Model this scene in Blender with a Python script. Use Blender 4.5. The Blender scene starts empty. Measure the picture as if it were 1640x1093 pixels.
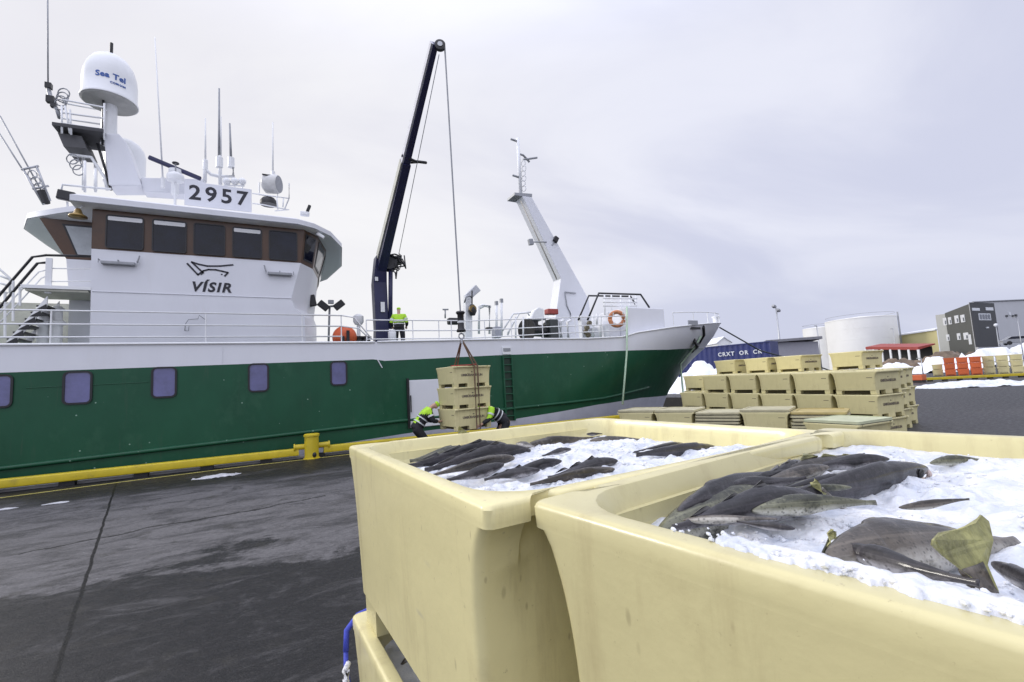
import bpy, bmesh, math, random
from mathutils import Vector, Matrix, noise
random.seed(7)
R = math.radians
scene = bpy.context.scene
col = scene.collection

# ------------------------------------------------------------------ camera
FPX, EYE, YAW = 729.0, 1.95, R(62.0)
PITCH, ROLL = math.atan(67/FPX), math.atan(0.0535)
fw = Vector((math.cos(YAW)*math.cos(PITCH), math.sin(YAW)*math.cos(PITCH), math.sin(PITCH)))
rt = Vector((math.sin(YAW), -math.cos(YAW), 0)); up = rt.cross(fw)
ex = math.cos(ROLL)*rt - math.sin(ROLL)*up
ey = math.sin(ROLL)*rt + math.cos(ROLL)*up
EYEV = Vector((0, 0, EYE))
cam = bpy.data.cameras.new('camera'); cam.lens = FPX/1640*36; cam.sensor_width = 36
cam.clip_start = 0.02; cam.clip_end = 6000
camo = bpy.data.objects.new('camera', cam); col.objects.link(camo)
camo.matrix_world = Matrix(((ex.x, ey.x, -fw.x, 0), (ex.y, ey.y, -fw.y, 0), (ex.z, ey.z, -fw.z, EYE), (0, 0, 0, 1)))
scene.camera = camo
def ray(px, py): return fw + (px-820)/FPX*ex + (546.5-py)/FPX*ey
def at(px, py, Y):                       # survey of the photograph: a sight line met with the upright plane y = Y
    r = ray(px, py); return EYEV + r*(Y/r.y)
def atz(px, py, z):                      # ... with a level plane
    r = ray(px, py); return EYEV + r*((z-EYE)/r.z)
def atd(px, py, d): return EYEV + ray(px, py)*d

# ------------------------------------------------------------------ materials
MATS = {}
def mat(name, c, rough=.5, metal=0, var=.15, scale=3., bump=0., bscale=20., dirt=None, dscale=2., damt=.5, spec=.5, objvar=0., coord='Object', stretch=(1,1,1), coat=0.):
    if name in MATS: return MATS[name]
    m = bpy.data.materials.new(name); m.use_nodes = True; MATS[name] = m
    nt = m.node_tree; N = nt.nodes; L = nt.links; b = N['Principled BSDF']
    b.inputs['Roughness'].default_value = rough; b.inputs['Metallic'].default_value = metal
    b.inputs['Specular IOR Level'].default_value = spec
    if coat: b.inputs['Coat Weight'].default_value = coat; b.inputs['Coat Roughness'].default_value = .08
    tc = N.new('ShaderNodeTexCoord'); mp = N.new('ShaderNodeMapping'); mp.inputs['Scale'].default_value = stretch
    L.new(tc.outputs[coord], mp.inputs['Vector']); V = mp.outputs['Vector']
    n1 = N.new('ShaderNodeTexNoise'); n1.inputs['Scale'].default_value = scale; n1.inputs['Detail'].default_value = 6; n1.inputs['Roughness'].default_value = .65
    L.new(V, n1.inputs['Vector'])
    def rgb(v): return (v[0], v[1], v[2], 1)
    mx = N.new('ShaderNodeMix'); mx.data_type = 'RGBA'
    mx.inputs['A'].default_value = rgb([max(0, x*(1-var)) for x in c]); mx.inputs['B'].default_value = rgb([min(1, x*(1+var)) for x in c])
    rp = N.new('ShaderNodeMapRange'); rp.inputs['From Min'].default_value = .3; rp.inputs['From Max'].default_value = .7
    L.new(n1.outputs['Fac'], rp.inputs['Value']); L.new(rp.outputs['Result'], mx.inputs['Factor'])
    out = mx.outputs['Result']
    if dirt:
        n2 = N.new('ShaderNodeTexNoise'); n2.inputs['Scale'].default_value = dscale; n2.inputs['Detail'].default_value = 9; n2.inputs['Roughness'].default_value = .7
        L.new(V, n2.inputs['Vector'])
        r2 = N.new('ShaderNodeMapRange'); r2.inputs['From Min'].default_value = .56; r2.inputs['From Max'].default_value = .75; r2.inputs['To Max'].default_value = damt
        L.new(n2.outputs['Fac'], r2.inputs['Value'])
        m2 = N.new('ShaderNodeMix'); m2.data_type = 'RGBA'; m2.inputs['B'].default_value = rgb(dirt)
        L.new(out, m2.inputs['A']); L.new(r2.outputs['Result'], m2.inputs['Factor']); out = m2.outputs['Result']
    if objvar:
        oi = N.new('ShaderNodeObjectInfo'); hs = N.new('ShaderNodeHueSaturation')
        mr = N.new('ShaderNodeMapRange'); mr.inputs['To Min'].default_value = 1-objvar; mr.inputs['To Max'].default_value = 1+objvar*.4
        L.new(oi.outputs['Random'], mr.inputs['Value']); L.new(mr.outputs['Result'], hs.inputs['Value']); L.new(out, hs.inputs['Color']); out = hs.outputs['Color']
    L.new(out, b.inputs['Base Color'])
    rr = N.new('ShaderNodeMapRange'); rr.inputs['To Min'].default_value = max(.02, rough-.08); rr.inputs['To Max'].default_value = min(1, rough+.1)
    L.new(n1.outputs['Fac'], rr.inputs['Value']); L.new(rr.outputs['Result'], b.inputs['Roughness'])
    if bump:
        n3 = N.new('ShaderNodeTexNoise'); n3.inputs['Scale'].default_value = bscale; n3.inputs['Detail'].default_value = 5
        L.new(V, n3.inputs['Vector']); bp = N.new('ShaderNodeBump'); bp.inputs['Strength'].default_value = bump; bp.inputs['Distance'].default_value = .02
        L.new(n3.outputs['Fac'], bp.inputs['Height']); L.new(bp.outputs['Normal'], b.inputs['Normal'])
    return m

WHITE = mat('white_paint', (.70, .71, .75), .38, var=.03, scale=1.2, dirt=(.52, .5, .47), dscale=.8, damt=.22, stretch=(1, 1, .35))
WHITE2 = mat('white_fittings', (.78, .79, .8), .4, var=.04, scale=6)
CREAM = mat('radome_white', (.78, .79, .8), .32, var=.02)
BLACK = mat('black_paint', (.012, .012, .014), .4, var=.3)
RUBBER = mat('black_rubber', (.015, .015, .017), .7, var=.3)
GREY = mat('grey_metal', (.3, .31, .33), .42, .3, var=.15, scale=8)
STEEL = mat('galvanised_steel', (.42, .43, .45), .4, .6, var=.15, scale=12)
BROWN = mat('brown_panel', (.075, .036, .016), .32, var=.2, scale=2.5)
GLASS = mat('dark_glass', (.007, .009, .018), .06, var=.6, scale=2, spec=.35)
BLUEGLASS = mat('blue_glass', (.1, .1, .24), .08, var=.25, scale=2, spec=.7)
NAVY = mat('navy_paint', (.02, .022, .075), .38, var=.2, scale=2, dirt=(.05, .05, .06), damt=.3)
ORANGE = mat('orange_plastic', (.62, .11, .03), .5, var=.15)
RED = mat('red_paint', (.3, .05, .04), .5, var=.15)
def tub_plastic():
    m = mat('tub_plastic', (.68, .615, .325), .34, coat=.2, var=.05, scale=3, dirt=(.42, .34, .17), dscale=5, damt=.35, bump=.05, bscale=35, objvar=.12)
    nt = m.node_tree; N = nt.nodes; L = nt.links; b = N['Principled BSDF']; tc = N.new('ShaderNodeTexCoord')
    old = b.inputs['Base Color'].links[0].from_socket
    # gouges and black scuff marks: sparse, thin and slanting
    def marks(scale, st, rot, lo, hi, gate):
        mp = N.new('ShaderNodeMapping'); mp.inputs['Scale'].default_value = st; mp.inputs['Rotation'].default_value = rot; L.new(tc.outputs['Object'], mp.inputs[0])
        v = N.new('ShaderNodeTexVoronoi'); v.inputs['Scale'].default_value = scale; L.new(mp.outputs[0], v.inputs['Vector'])
        r = N.new('ShaderNodeMapRange'); r.inputs['From Min'].default_value = hi; r.inputs['From Max'].default_value = lo; L.new(v.outputs['Distance'], r.inputs['Value'])
        n = N.new('ShaderNodeTexNoise'); n.inputs['Scale'].default_value = 2.6; n.inputs['Detail'].default_value = 3; L.new(tc.outputs['Object'], n.inputs['Vector'])
        g = N.new('ShaderNodeMapRange'); g.inputs['From Min'].default_value = gate; g.inputs['From Max'].default_value = gate+.06; L.new(n.outputs['Fac'], g.inputs['Value'])
        k = N.new('ShaderNodeMath'); k.operation = 'MULTIPLY'; L.new(r.outputs['Result'], k.inputs[0]); L.new(g.outputs['Result'], k.inputs[1]); return k.outputs[0]
    out = old
    for sock, c, a in ((marks(19, (1, 1, .4), (.3, .25, .2), .05, .11, .5), (.2, .16, .09), .35), (marks(26, (1, 1.2, .45), (.5, -.4, .9), .04, .1, .47), (.28, .22, .12), .4), (marks(5, (.3, .3, 1.6), (.1, .5, .2), .02, .06, .54), (.5, .46, .32), .6)):
        f = N.new('ShaderNodeMath'); f.operation = 'MULTIPLY'; L.new(sock, f.inputs[0]); f.inputs[1].default_value = a
        mx = N.new('ShaderNodeMix'); mx.data_type = 'RGBA'; mx.inputs['B'].default_value = c+(1,); L.new(out, mx.inputs['A']); L.new(f.outputs[0], mx.inputs['Factor']); out = mx.outputs['Result']
    mp = N.new('ShaderNodeMapping'); mp.inputs['Scale'].default_value = (7, 7, .9); L.new(tc.outputs['Object'], mp.inputs[0])
    sn = N.new('ShaderNodeTexNoise'); sn.inputs['Scale'].default_value = 1.6; sn.inputs['Detail'].default_value = 8; sn.inputs['Roughness'].default_value = .7; L.new(mp.outputs[0], sn.inputs['Vector'])
    sr = N.new('ShaderNodeMapRange'); sr.inputs['From Min'].default_value = .52; sr.inputs['From Max'].default_value = .74; sr.inputs['To Max'].default_value = .6; L.new(sn.outputs['Fac'], sr.inputs['Value'])
    mx = N.new('ShaderNodeMix'); mx.data_type = 'RGBA'; mx.inputs['B'].default_value = (.44, .37, .19, 1); L.new(out, mx.inputs['A']); L.new(sr.outputs['Result'], mx.inputs['Factor']); out = mx.outputs['Result']
    fn = N.new('ShaderNodeTexNoise'); fn.inputs['Scale'].default_value = 55; fn.inputs['Detail'].default_value = 5; fn.inputs['Roughness'].default_value = .8; L.new(tc.outputs['Object'], fn.inputs['Vector'])
    fr_ = N.new('ShaderNodeMapRange'); fr_.inputs['From Min'].default_value = .63; fr_.inputs['From Max'].default_value = .74; fr_.inputs['To Max'].default_value = .7; L.new(fn.outputs['Fac'], fr_.inputs['Value'])
    mx = N.new('ShaderNodeMix'); mx.data_type = 'RGBA'; mx.inputs['B'].default_value = (.3, .24, .13, 1); L.new(out, mx.inputs['A']); L.new(fr_.outputs['Result'], mx.inputs['Factor']); out = mx.outputs['Result']
    L.new(out, b.inputs['Base Color'])
    return m
TUB = tub_plastic()
SLOTSHADE = mat('tub_slot_shade', (.1, .085, .04), .7)
TUBO = mat('orange_tub_plastic', (.6, .13, .04), .5, var=.1, objvar=.15)
YELLOW = mat('yellow_paint', (.58, .45, .02), .45, var=.12, scale=4, dirt=(.2, .15, .05), dscale=5, damt=.6, bump=.15, bscale=14)
LINE = mat('line_paint', (.5, .44, .12), .6, var=.25, scale=6, dirt=(.05, .05, .05), dscale=3, damt=.95)
CONC = mat('concrete', (.3, .29, .29), .8, var=.2, scale=3, bump=.2)
INK = mat('stencil_ink', (.15, .125, .09), .7, var=.3, scale=30)
DIGIT = mat('dark_lettering', (.012, .012, .02), .45, var=.2)
BLUEINK = mat('blue_lettering', (.03, .1, .36), .45, var=.15)
LIME = mat('lime_fabric', (.42, .72, .04), .8, var=.12, scale=9, bump=.4, bscale=30)
BLACKF = mat('black_fabric', (.014, .014, .018), .8, var=.3, scale=9, bump=.4, bscale=30)
REFL = mat('reflective_tape', (.6, .62, .62), .35, var=.1)
SKIN = mat('skin', (.5, .3, .22), .5, var=.1)
ROPEG = mat('pale_green_rope', (.42, .55, .4), .8, var=.25, scale=40)
ROPEW = mat('white_rope', (.78, .78, .8), .8, var=.15, scale=60, bump=.5, bscale=120)
ROPEB = mat('blue_webbing', (.05, .07, .45), .7, var=.2, scale=60)
WIRE = mat('wire_cable', (.3, .31, .33), .45, .4, var=.2)
SLING = mat('sling_webbing', (.16, .1, .06), .8, var=.3)
LID = mat('lid_plastic', (.5, .46, .29), .5, var=.15, scale=5, objvar=.12)
LIDY = mat('ochre_lid_plastic', (.45, .36, .14), .5, var=.15, scale=5)
LIDG = mat('green_lid_plastic', (.5, .52, .34), .5, var=.12, scale=5)
SNOWM = mat('snow', (.84, .86, .9), .7, var=.06, scale=1.5, bump=.5, bscale=3)

def green_hull():
    m = mat('green_hull_paint', (.0105, .076, .037), .36, spec=.32, var=.16, scale=.7, dirt=(.05, .14, .08), dscale=1.1, damt=.45, stretch=(1, 1, .6))
    nt = m.node_tree; N = nt.nodes; L = nt.links; b = N['Principled BSDF']
    tc = N.new('ShaderNodeTexCoord')
    # plate buckling + welds
    n = N.new('ShaderNodeTexNoise'); n.inputs['Scale'].default_value = .9; n.inputs['Detail'].default_value = 3
    L.new(tc.outputs['Object'], n.inputs['Vector'])
    bp = N.new('ShaderNodeBump'); bp.inputs['Strength'].default_value = .35; bp.inputs['Distance'].default_value = .03
    L.new(n.outputs['Fac'], bp.inputs['Height']); L.new(bp.outputs['Normal'], b.inputs['Normal'])
    # chips of paint
    v = N.new('ShaderNodeTexVoronoi'); v.inputs['Scale'].default_value = 2.6; L.new(tc.outputs['Object'], v.inputs['Vector'])
    cr = N.new('ShaderNodeMapRange'); cr.inputs['From Min'].default_value = .035; cr.inputs['From Max'].default_value = .06; cr.inputs['To Min'].default_value = .8; cr.inputs['To Max'].default_value = 0
    L.new(v.outputs['Distance'], cr.inputs['Value'])
    mp = N.new('ShaderNodeMapping'); mp.inputs['Scale'].default_value = (3.2, 1, .22); L.new(tc.outputs['Object'], mp.inputs[0])
    rn = N.new('ShaderNodeTexNoise'); rn.inputs['Scale'].default_value = 2.2; rn.inputs['Detail'].default_value = 8; rn.inputs['Roughness'].default_value = .7; L.new(mp.outputs[0], rn.inputs['Vector'])
    rr = N.new('ShaderNodeMapRange'); rr.inputs['From Min'].default_value = .6; rr.inputs['From Max'].default_value = .76; rr.inputs['To Max'].default_value = .5; L.new(rn.outputs['Fac'], rr.inputs['Value'])
    rm = N.new('ShaderNodeMix'); rm.data_type = 'RGBA'; rm.inputs['B'].default_value = (.05, .075, .05, 1); L.new(b.inputs['Base Color'].links[0].from_socket, rm.inputs['A']); L.new(rr.outputs['Result'], rm.inputs['Factor'])
    wv = N.new('ShaderNodeTexWave'); wv.inputs['Scale'].default_value = .55; wv.inputs['Distortion'].default_value = 1.2; wv.inputs['Detail'].default_value = 2; L.new(tc.outputs['Object'], wv.inputs['Vector'])
    b2 = N.new('ShaderNodeBump'); b2.inputs['Strength'].default_value = .12; b2.inputs['Distance'].default_value = .03; L.new(wv.outputs['Fac'], b2.inputs['Height']); L.new(bp.outputs['Normal'], b2.inputs['Normal']); L.new(b2.outputs['Normal'], b.inputs['Normal'])
    old = rm.outputs['Result']
    mx = N.new('ShaderNodeMix'); mx.data_type = 'RGBA'; mx.inputs['B'].default_value = (.3, .45, .36, 1)
    L.new(old, mx.inputs['A']); L.new(cr.outputs['Result'], mx.inputs['Factor']); L.new(mx.outputs['Result'], b.inputs['Base Color'])
    return m
GREEN = green_hull()
BOOT = mat('boot_top_paint', (.56, .57, .66), .45, var=.08, scale=1.5, dirt=(.3, .3, .3), damt=.4)

# ------------------------------------------------------------------ mesh kit
def wloc(o):
    v = Vector((0, 0, 0))
    while o is not None: v += o.location; o = o.parent
    return v
class MB:
    def __init__(s): s.v = []; s.f = []
    def add(s, vs, fs):
        n = len(s.v); s.v += [Vector(a) for a in vs]; s.f += [[i+n for i in f] for f in fs]; return s
    def box(s, c, d, rot=None, taper=1.):
        c = Vector(c); hx, hy, hz = d[0]/2, d[1]/2, d[2]/2
        P = []
        for z in (-1, 1):
            k = taper if z > 0 else 1
            for x, y in ((-1, -1), (1, -1), (1, 1), (-1, 1)):
                p = Vector((x*hx*k, y*hy*k, z*hz))
                if rot is not None: p = rot @ p
                P.append(c+p)
        return s.add(P, [(3, 2, 1, 0), (4, 5, 6, 7), (0, 1, 5, 4), (1, 2, 6, 5), (2, 3, 7, 6), (3, 0, 4, 7)])
    def tube(s, pts, r=.02, n=8, r2=None, cap=True):
        pts = [Vector(p) for p in pts]; k = len(pts); rings = []
        for i, p in enumerate(pts):
            a = pts[max(0, i-1)]; b = pts[min(k-1, i+1)]; t = (b-a).normalized()
            u = t.cross(Vector((0, 0, 1)))
            if u.length < .05: u = t.cross(Vector((1, 0, 0)))
            u.normalize(); w = t.cross(u)
            rr = r if r2 is None else r+(r2-r)*i/(k-1)
            rings.append([p+rr*(math.cos(2*math.pi*j/n)*u+math.sin(2*math.pi*j/n)*w) for j in range(n)])
        V = [q for g in rings for q in g]; Fc = []
        for i in range(k-1):
            for j in range(n): Fc.append((i*n+j, i*n+(j+1) % n, (i+1)*n+(j+1) % n, (i+1)*n+j))
        if cap: Fc.append(tuple(range(n-1, -1, -1))); Fc.append(tuple((k-1)*n+j for j in range(n)))
        return s.add(V, Fc)
    def lathe(s, prof, c=(0, 0, 0), axis=(0, 0, 1), n=24):
        ax = Vector(axis).normalized(); u = ax.cross(Vector((0, 1, 0)) if abs(ax.y) < .9 else Vector((1, 0, 0))).normalized(); w = ax.cross(u); c = Vector(c)
        V = []
        for r, h in prof:
            for j in range(n):
                a = 2*math.pi*j/n; V.append(c+ax*h+r*(math.cos(a)*u+math.sin(a)*w))
        Fc = []
        for i in range(len(prof)-1):
            for j in range(n): Fc.append((i*n+j, i*n+(j+1) % n, (i+1)*n+(j+1) % n, (i+1)*n+j))
        Fc.append(tuple(range(n-1, -1, -1))); Fc.append(tuple((len(prof)-1)*n+j for j in range(n)))
        return s.add(V, Fc)
    def loft(s, loops, cap=(True, True), closed=True):
        n = len(loops[0]); V = [Vector(p) for l in loops for p in l]; Fc = []
        for i in range(len(loops)-1):
            for j in range(n if closed else n-1):
                Fc.append((i*n+j, i*n+(j+1) % n, (i+1)*n+(j+1) % n, (i+1)*n+j))
        if cap[0]: Fc.append(tuple(range(n-1, -1, -1)))
        if cap[1]: Fc.append(tuple((len(loops)-1)*n+j for j in range(n)))
        return s.add(V, Fc)
    def prism(s, poly, d):               # poly: 3-D outline, d: extrusion vector
        d = Vector(d); return s.loft([[Vector(p) for p in poly], [Vector(p)+d for p in poly]])
    def ball(s, c, r, n=12, m=8, sq=(1, 1, 1)):
        c = Vector(c); V = []; Fc = []
        for i in range(1, m):
            t = math.pi*i/m
            for j in range(n):
                a = 2*math.pi*j/n; V.append(c+Vector((r*sq[0]*math.sin(t)*math.cos(a), r*sq[1]*math.sin(t)*math.sin(a), r*sq[2]*math.cos(t))))
        V.append(c+Vector((0, 0, r*sq[2]))); V.append(c-Vector((0, 0, r*sq[2])))
        for i in range(m-2):
            for j in range(n): Fc.append((i*n+j, (i+1)*n+j, (i+1)*n+(j+1) % n, i*n+(j+1) % n))
        T = len(V)-2
        for j in range(n): Fc.append((T, j, (j+1) % n)); Fc.append((T+1, (m-2)*n+(j+1) % n, (m-2)*n+j))
        return s.add(V, Fc)
    def torus(s, c, axis, Rr, r, n=24, m=10, arc=2*math.pi, start=0):
        ax = Vector(axis).normalized(); u = ax.cross(Vector((0, 0, 1)) if abs(ax.z) < .9 else Vector((1, 0, 0))).normalized(); w = ax.cross(u)
        pts = [Vector(c)+Rr*(math.cos(start+arc*i/n)*u+math.sin(start+arc*i/n)*w) for i in range(n+1)]
        return s.tube(pts, r, m)
    def build(s, name, m, parent=None, smooth=False, bevel=0, local=False, auto=None):
        me = bpy.data.meshes.new(name)
        off = wloc(parent) if (parent is not None and not local) else Vector((0, 0, 0))
        me.from_pydata([v-off for v in s.v], [], s.f)
        bm = bmesh.new(); bm.from_mesh(me); bmesh.ops.recalc_face_normals(bm, faces=bm.faces); bm.to_mesh(me); bm.free()
        for mm in (m if isinstance(m, (list, tuple)) else [m]): me.materials.append(mm)
        o = bpy.data.objects.new(name, me); col.objects.link(o)
        if parent is not None: o.parent = parent
        if smooth: me.polygons.foreach_set('use_smooth', [True]*len(me.polygons))
        if auto is not None: sharp(me, auto)
        if bevel:
            b = o.modifiers.new('bevel', 'BEVEL'); b.width = bevel; b.segments = 2; b.limit_method = 'ANGLE'; b.angle_limit = R(35)
        return o
def sharp(me, ang):
    bm = bmesh.new(); bm.from_mesh(me)
    for f in bm.faces: f.smooth = True
    for e in bm.edges:
        if len(e.link_faces) == 2 and e.calc_face_angle(0) > R(ang): e.smooth = False
    bm.to_mesh(me); bm.free()
def tag(o, label=None, cat=None, group=None, kind=None):
    if label: o['label'] = label
    if cat: o['category'] = cat
    if group: o['group'] = group
    if kind: o['kind'] = kind
    return o
def empty(name, loc, rz=0, label=None, cat=None, group=None):
    o = bpy.data.objects.new(name, None); o.empty_display_size = .2; col.objects.link(o); o.location = loc; o.rotation_euler = (0, 0, rz)
    return tag(o, label, cat, group)
def copy_tree(o, parent=None):
    c = o.copy(); col.objects.link(c); c.parent = parent
    for ch in list(o.children): copy_tree(ch, c)
    return c
def ALL(): return list(col.objects)
def text_mb(body, size, M, extrude=.004, shear=0., bold=0., spacing=1., curve=None, align='CENTER'):
    cu = bpy.data.curves.new('t', 'FONT'); cu.body = body; cu.size = size; cu.extrude = extrude; cu.shear = shear; cu.offset = bold
    cu.space_character = spacing; cu.align_x = align; cu.align_y = 'CENTER'; cu.resolution_u = 3
    o = bpy.data.objects.new('t', cu); col.objects.link(o)
    dg = bpy.context.evaluated_depsgraph_get(); me = bpy.data.meshes.new_from_object(o.evaluated_get(dg))
    mb = MB(); V = []
    for v in me.vertices:
        p = v.co.copy()
        V.append(curve(p) if curve else M @ p)
    mb.add(V, [list(p.vertices) for p in me.polygons])
    bpy.data.objects.remove(o); bpy.data.curves.remove(cu); bpy.data.meshes.remove(me)
    return mb
def frame(o, x, y):                       # matrix with text x axis, text y axis
    x = Vector(x).normalized(); y = Vector(y).normalized(); z = x.cross(y)
    return Matrix(((x.x, y.x, z.x, o[0]), (x.y, y.y, z.y, o[1]), (x.z, y.z, z.z, o[2]), (0, 0, 0, 1)))
def rrect(c, u, w, a, b, r, n=4):         # rounded rectangle outline, half sizes a (along u) and b (along w)
    c = Vector(c); u = Vector(u); w = Vector(w); P = []
    for q, (sx, sy) in enumerate(((1, 1), (-1, 1), (-1, -1), (1, -1))):
        for i in range(n+1):
            t = math.pi/2*q+math.pi/2*i/n
            P.append(c+u*(sx*(a-r)+r*math.cos(t))+w*(sy*(b-r)+r*math.sin(t)))
    return P
# ------------------------------------------------------------------ sky, sun
SUN_AZ, SUN_EL = R(138), R(24)
w = bpy.data.worlds.new('World'); scene.world = w; w.use_nodes = True
nt = w.node_tree; N = nt.nodes; L = nt.links; bg = N['Background']
sky = N.new('ShaderNodeTexSky'); sky.sky_type = 'NISHITA'; sky.sun_disc = False
sky.sun_elevation = SUN_EL; sky.sun_rotation = math.pi/2-SUN_AZ
tc = N.new('ShaderNodeTexCoord'); sx = N.new('ShaderNodeSeparateXYZ'); L.new(tc.outputs['Generated'], sx.inputs[0])
def nmath(op, a, b=None, c=None, cl=False):
    n = N.new('ShaderNodeMath'); n.operation = op; n.use_clamp = cl
    for i, q in enumerate((a, b, c)):
        if q is None: continue
        if isinstance(q, (int, float)): n.inputs[i].default_value = q
        else: L.new(q, n.inputs[i])
    return n.outputs[0]
def nmix(f, a, b):
    n = N.new('ShaderNodeMix'); n.data_type = 'RGBA'; L.new(f, n.inputs['Factor'])
    for k, q in (('A', a), ('B', b)):
        if isinstance(q, tuple): n.inputs[k].default_value = q+(1,)
        else: L.new(q, n.inputs[k])
    return n.outputs['Result']
def nrange(v, a, b, c=0., d=1.):
    n = N.new('ShaderNodeMapRange'); n.interpolation_type = 'SMOOTHSTEP'; L.new(v, n.inputs['Value'])
    for k, q in zip(('From Min', 'From Max', 'To Min', 'To Max'), (a, b, c, d)): n.inputs[k].default_value = q
    return n.outputs['Result']
# cloud sheet: planar coordinates on a layer overhead, so streaks thin towards the horizon
zz = nmath('ADD', nmath('MAXIMUM', sx.outputs['Z'], 0.0), .16)
cx = N.new('ShaderNodeCombineXYZ'); L.new(nmath('DIVIDE', sx.outputs['X'], zz), cx.inputs[0]); L.new(nmath('DIVIDE', sx.outputs['Y'], zz), cx.inputs[1])
n1 = N.new('ShaderNodeTexNoise'); n1.inputs['Scale'].default_value = .75; n1.inputs['Detail'].default_value = 7; n1.inputs['Roughness'].default_value = .52; n1.inputs['Distortion'].default_value = .5
mp = N.new('ShaderNodeMapping'); mp.inputs['Rotation'].default_value = (0, 0, R(35)); mp.inputs['Scale'].default_value = (.8, 1.5, 1); mp.inputs['Location'].default_value = (3.1, .6, 0)
L.new(cx.outputs[0], mp.inputs[0]); L.new(mp.outputs[0], n1.inputs['Vector'])
cl = nrange(n1.outputs['Fac'], .36, .66)
dt = N.new('ShaderNodeVectorMath'); dt.operation = 'DOT_PRODUCT'; L.new(tc.outputs['Generated'], dt.inputs[0])
ld = R(112); dt.inputs[1].default_value = (math.cos(ld), math.sin(ld), .0)
side = nrange(dt.outputs['Value'], .2, .98)                     # 1 on the sun's side (left), 0 to the right
low = nrange(sx.outputs['Z'], .32, .02)                         # 1 at the horizon
thick = nmix(side, (.665, .69, .85), (.86, .85, .90))
thin = nmix(side, (.855, .87, .985), (.985, .975, .985))
cloud = nmix(cl, thick, thin)
hor = nmix(side, (.615, .645, .805), (.985, .975, .98))
cloud = nmix(nmath('MULTIPLY', low, .75), cloud, hor)
mid = nrange(sx.outputs['Z'], .0, .2); mid2 = nrange(sx.outputs['Z'], .46, .22)
glow = nmath('MULTIPLY', nmath('MULTIPLY', mid, mid2), nrange(dt.outputs['Value'], .45, .8))
cloud = nmix(nmath('MULTIPLY', glow, .7), cloud, (.96, .955, .97))
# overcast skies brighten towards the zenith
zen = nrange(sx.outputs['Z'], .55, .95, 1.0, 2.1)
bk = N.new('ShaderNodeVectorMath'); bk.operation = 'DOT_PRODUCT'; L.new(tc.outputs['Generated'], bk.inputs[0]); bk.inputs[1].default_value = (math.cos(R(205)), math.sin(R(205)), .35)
back = nrange(bk.outputs['Value'], .05, .8, 1.0, 1.55)  # added brightening of the unseen sky behind the camera, fills the hull side
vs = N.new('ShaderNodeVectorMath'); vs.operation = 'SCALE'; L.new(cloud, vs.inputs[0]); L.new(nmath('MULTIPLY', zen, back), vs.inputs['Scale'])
sk = N.new('ShaderNodeVectorMath'); sk.operation = 'SCALE'; L.new(sky.outputs[0], sk.inputs[0]); sk.inputs['Scale'].default_value = .08
fin = N.new('ShaderNodeMix'); fin.data_type = 'RGBA'; fin.inputs['Factor'].default_value = .96
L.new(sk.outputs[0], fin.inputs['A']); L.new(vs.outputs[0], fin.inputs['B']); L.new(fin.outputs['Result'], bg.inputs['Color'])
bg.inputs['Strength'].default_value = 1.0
sun = bpy.data.lights.new('sun', 'SUN'); sun.energy = 1.5; sun.angle = R(14); sun.color = (1, .95, .86)
so = bpy.data.objects.new('sun', sun); col.objects.link(so)
sd = Vector((math.cos(SUN_AZ)*math.cos(SUN_EL), math.sin(SUN_AZ)*math.cos(SUN_EL), math.sin(SUN_EL)))
so.rotation_euler = sd.to_track_quat('Z', 'Y').to_euler()
scene.view_settings.view_transform = 'Standard'; scene.view_settings.look = 'None'; scene.view_settings.exposure = 0.0; scene.view_settings.gamma = 1
scene.cycles.max_bounces = 6; scene.cycles.diffuse_bounces = 3; scene.cycles.glossy_bounces = 3; scene.cycles.use_denoising = True

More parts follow.
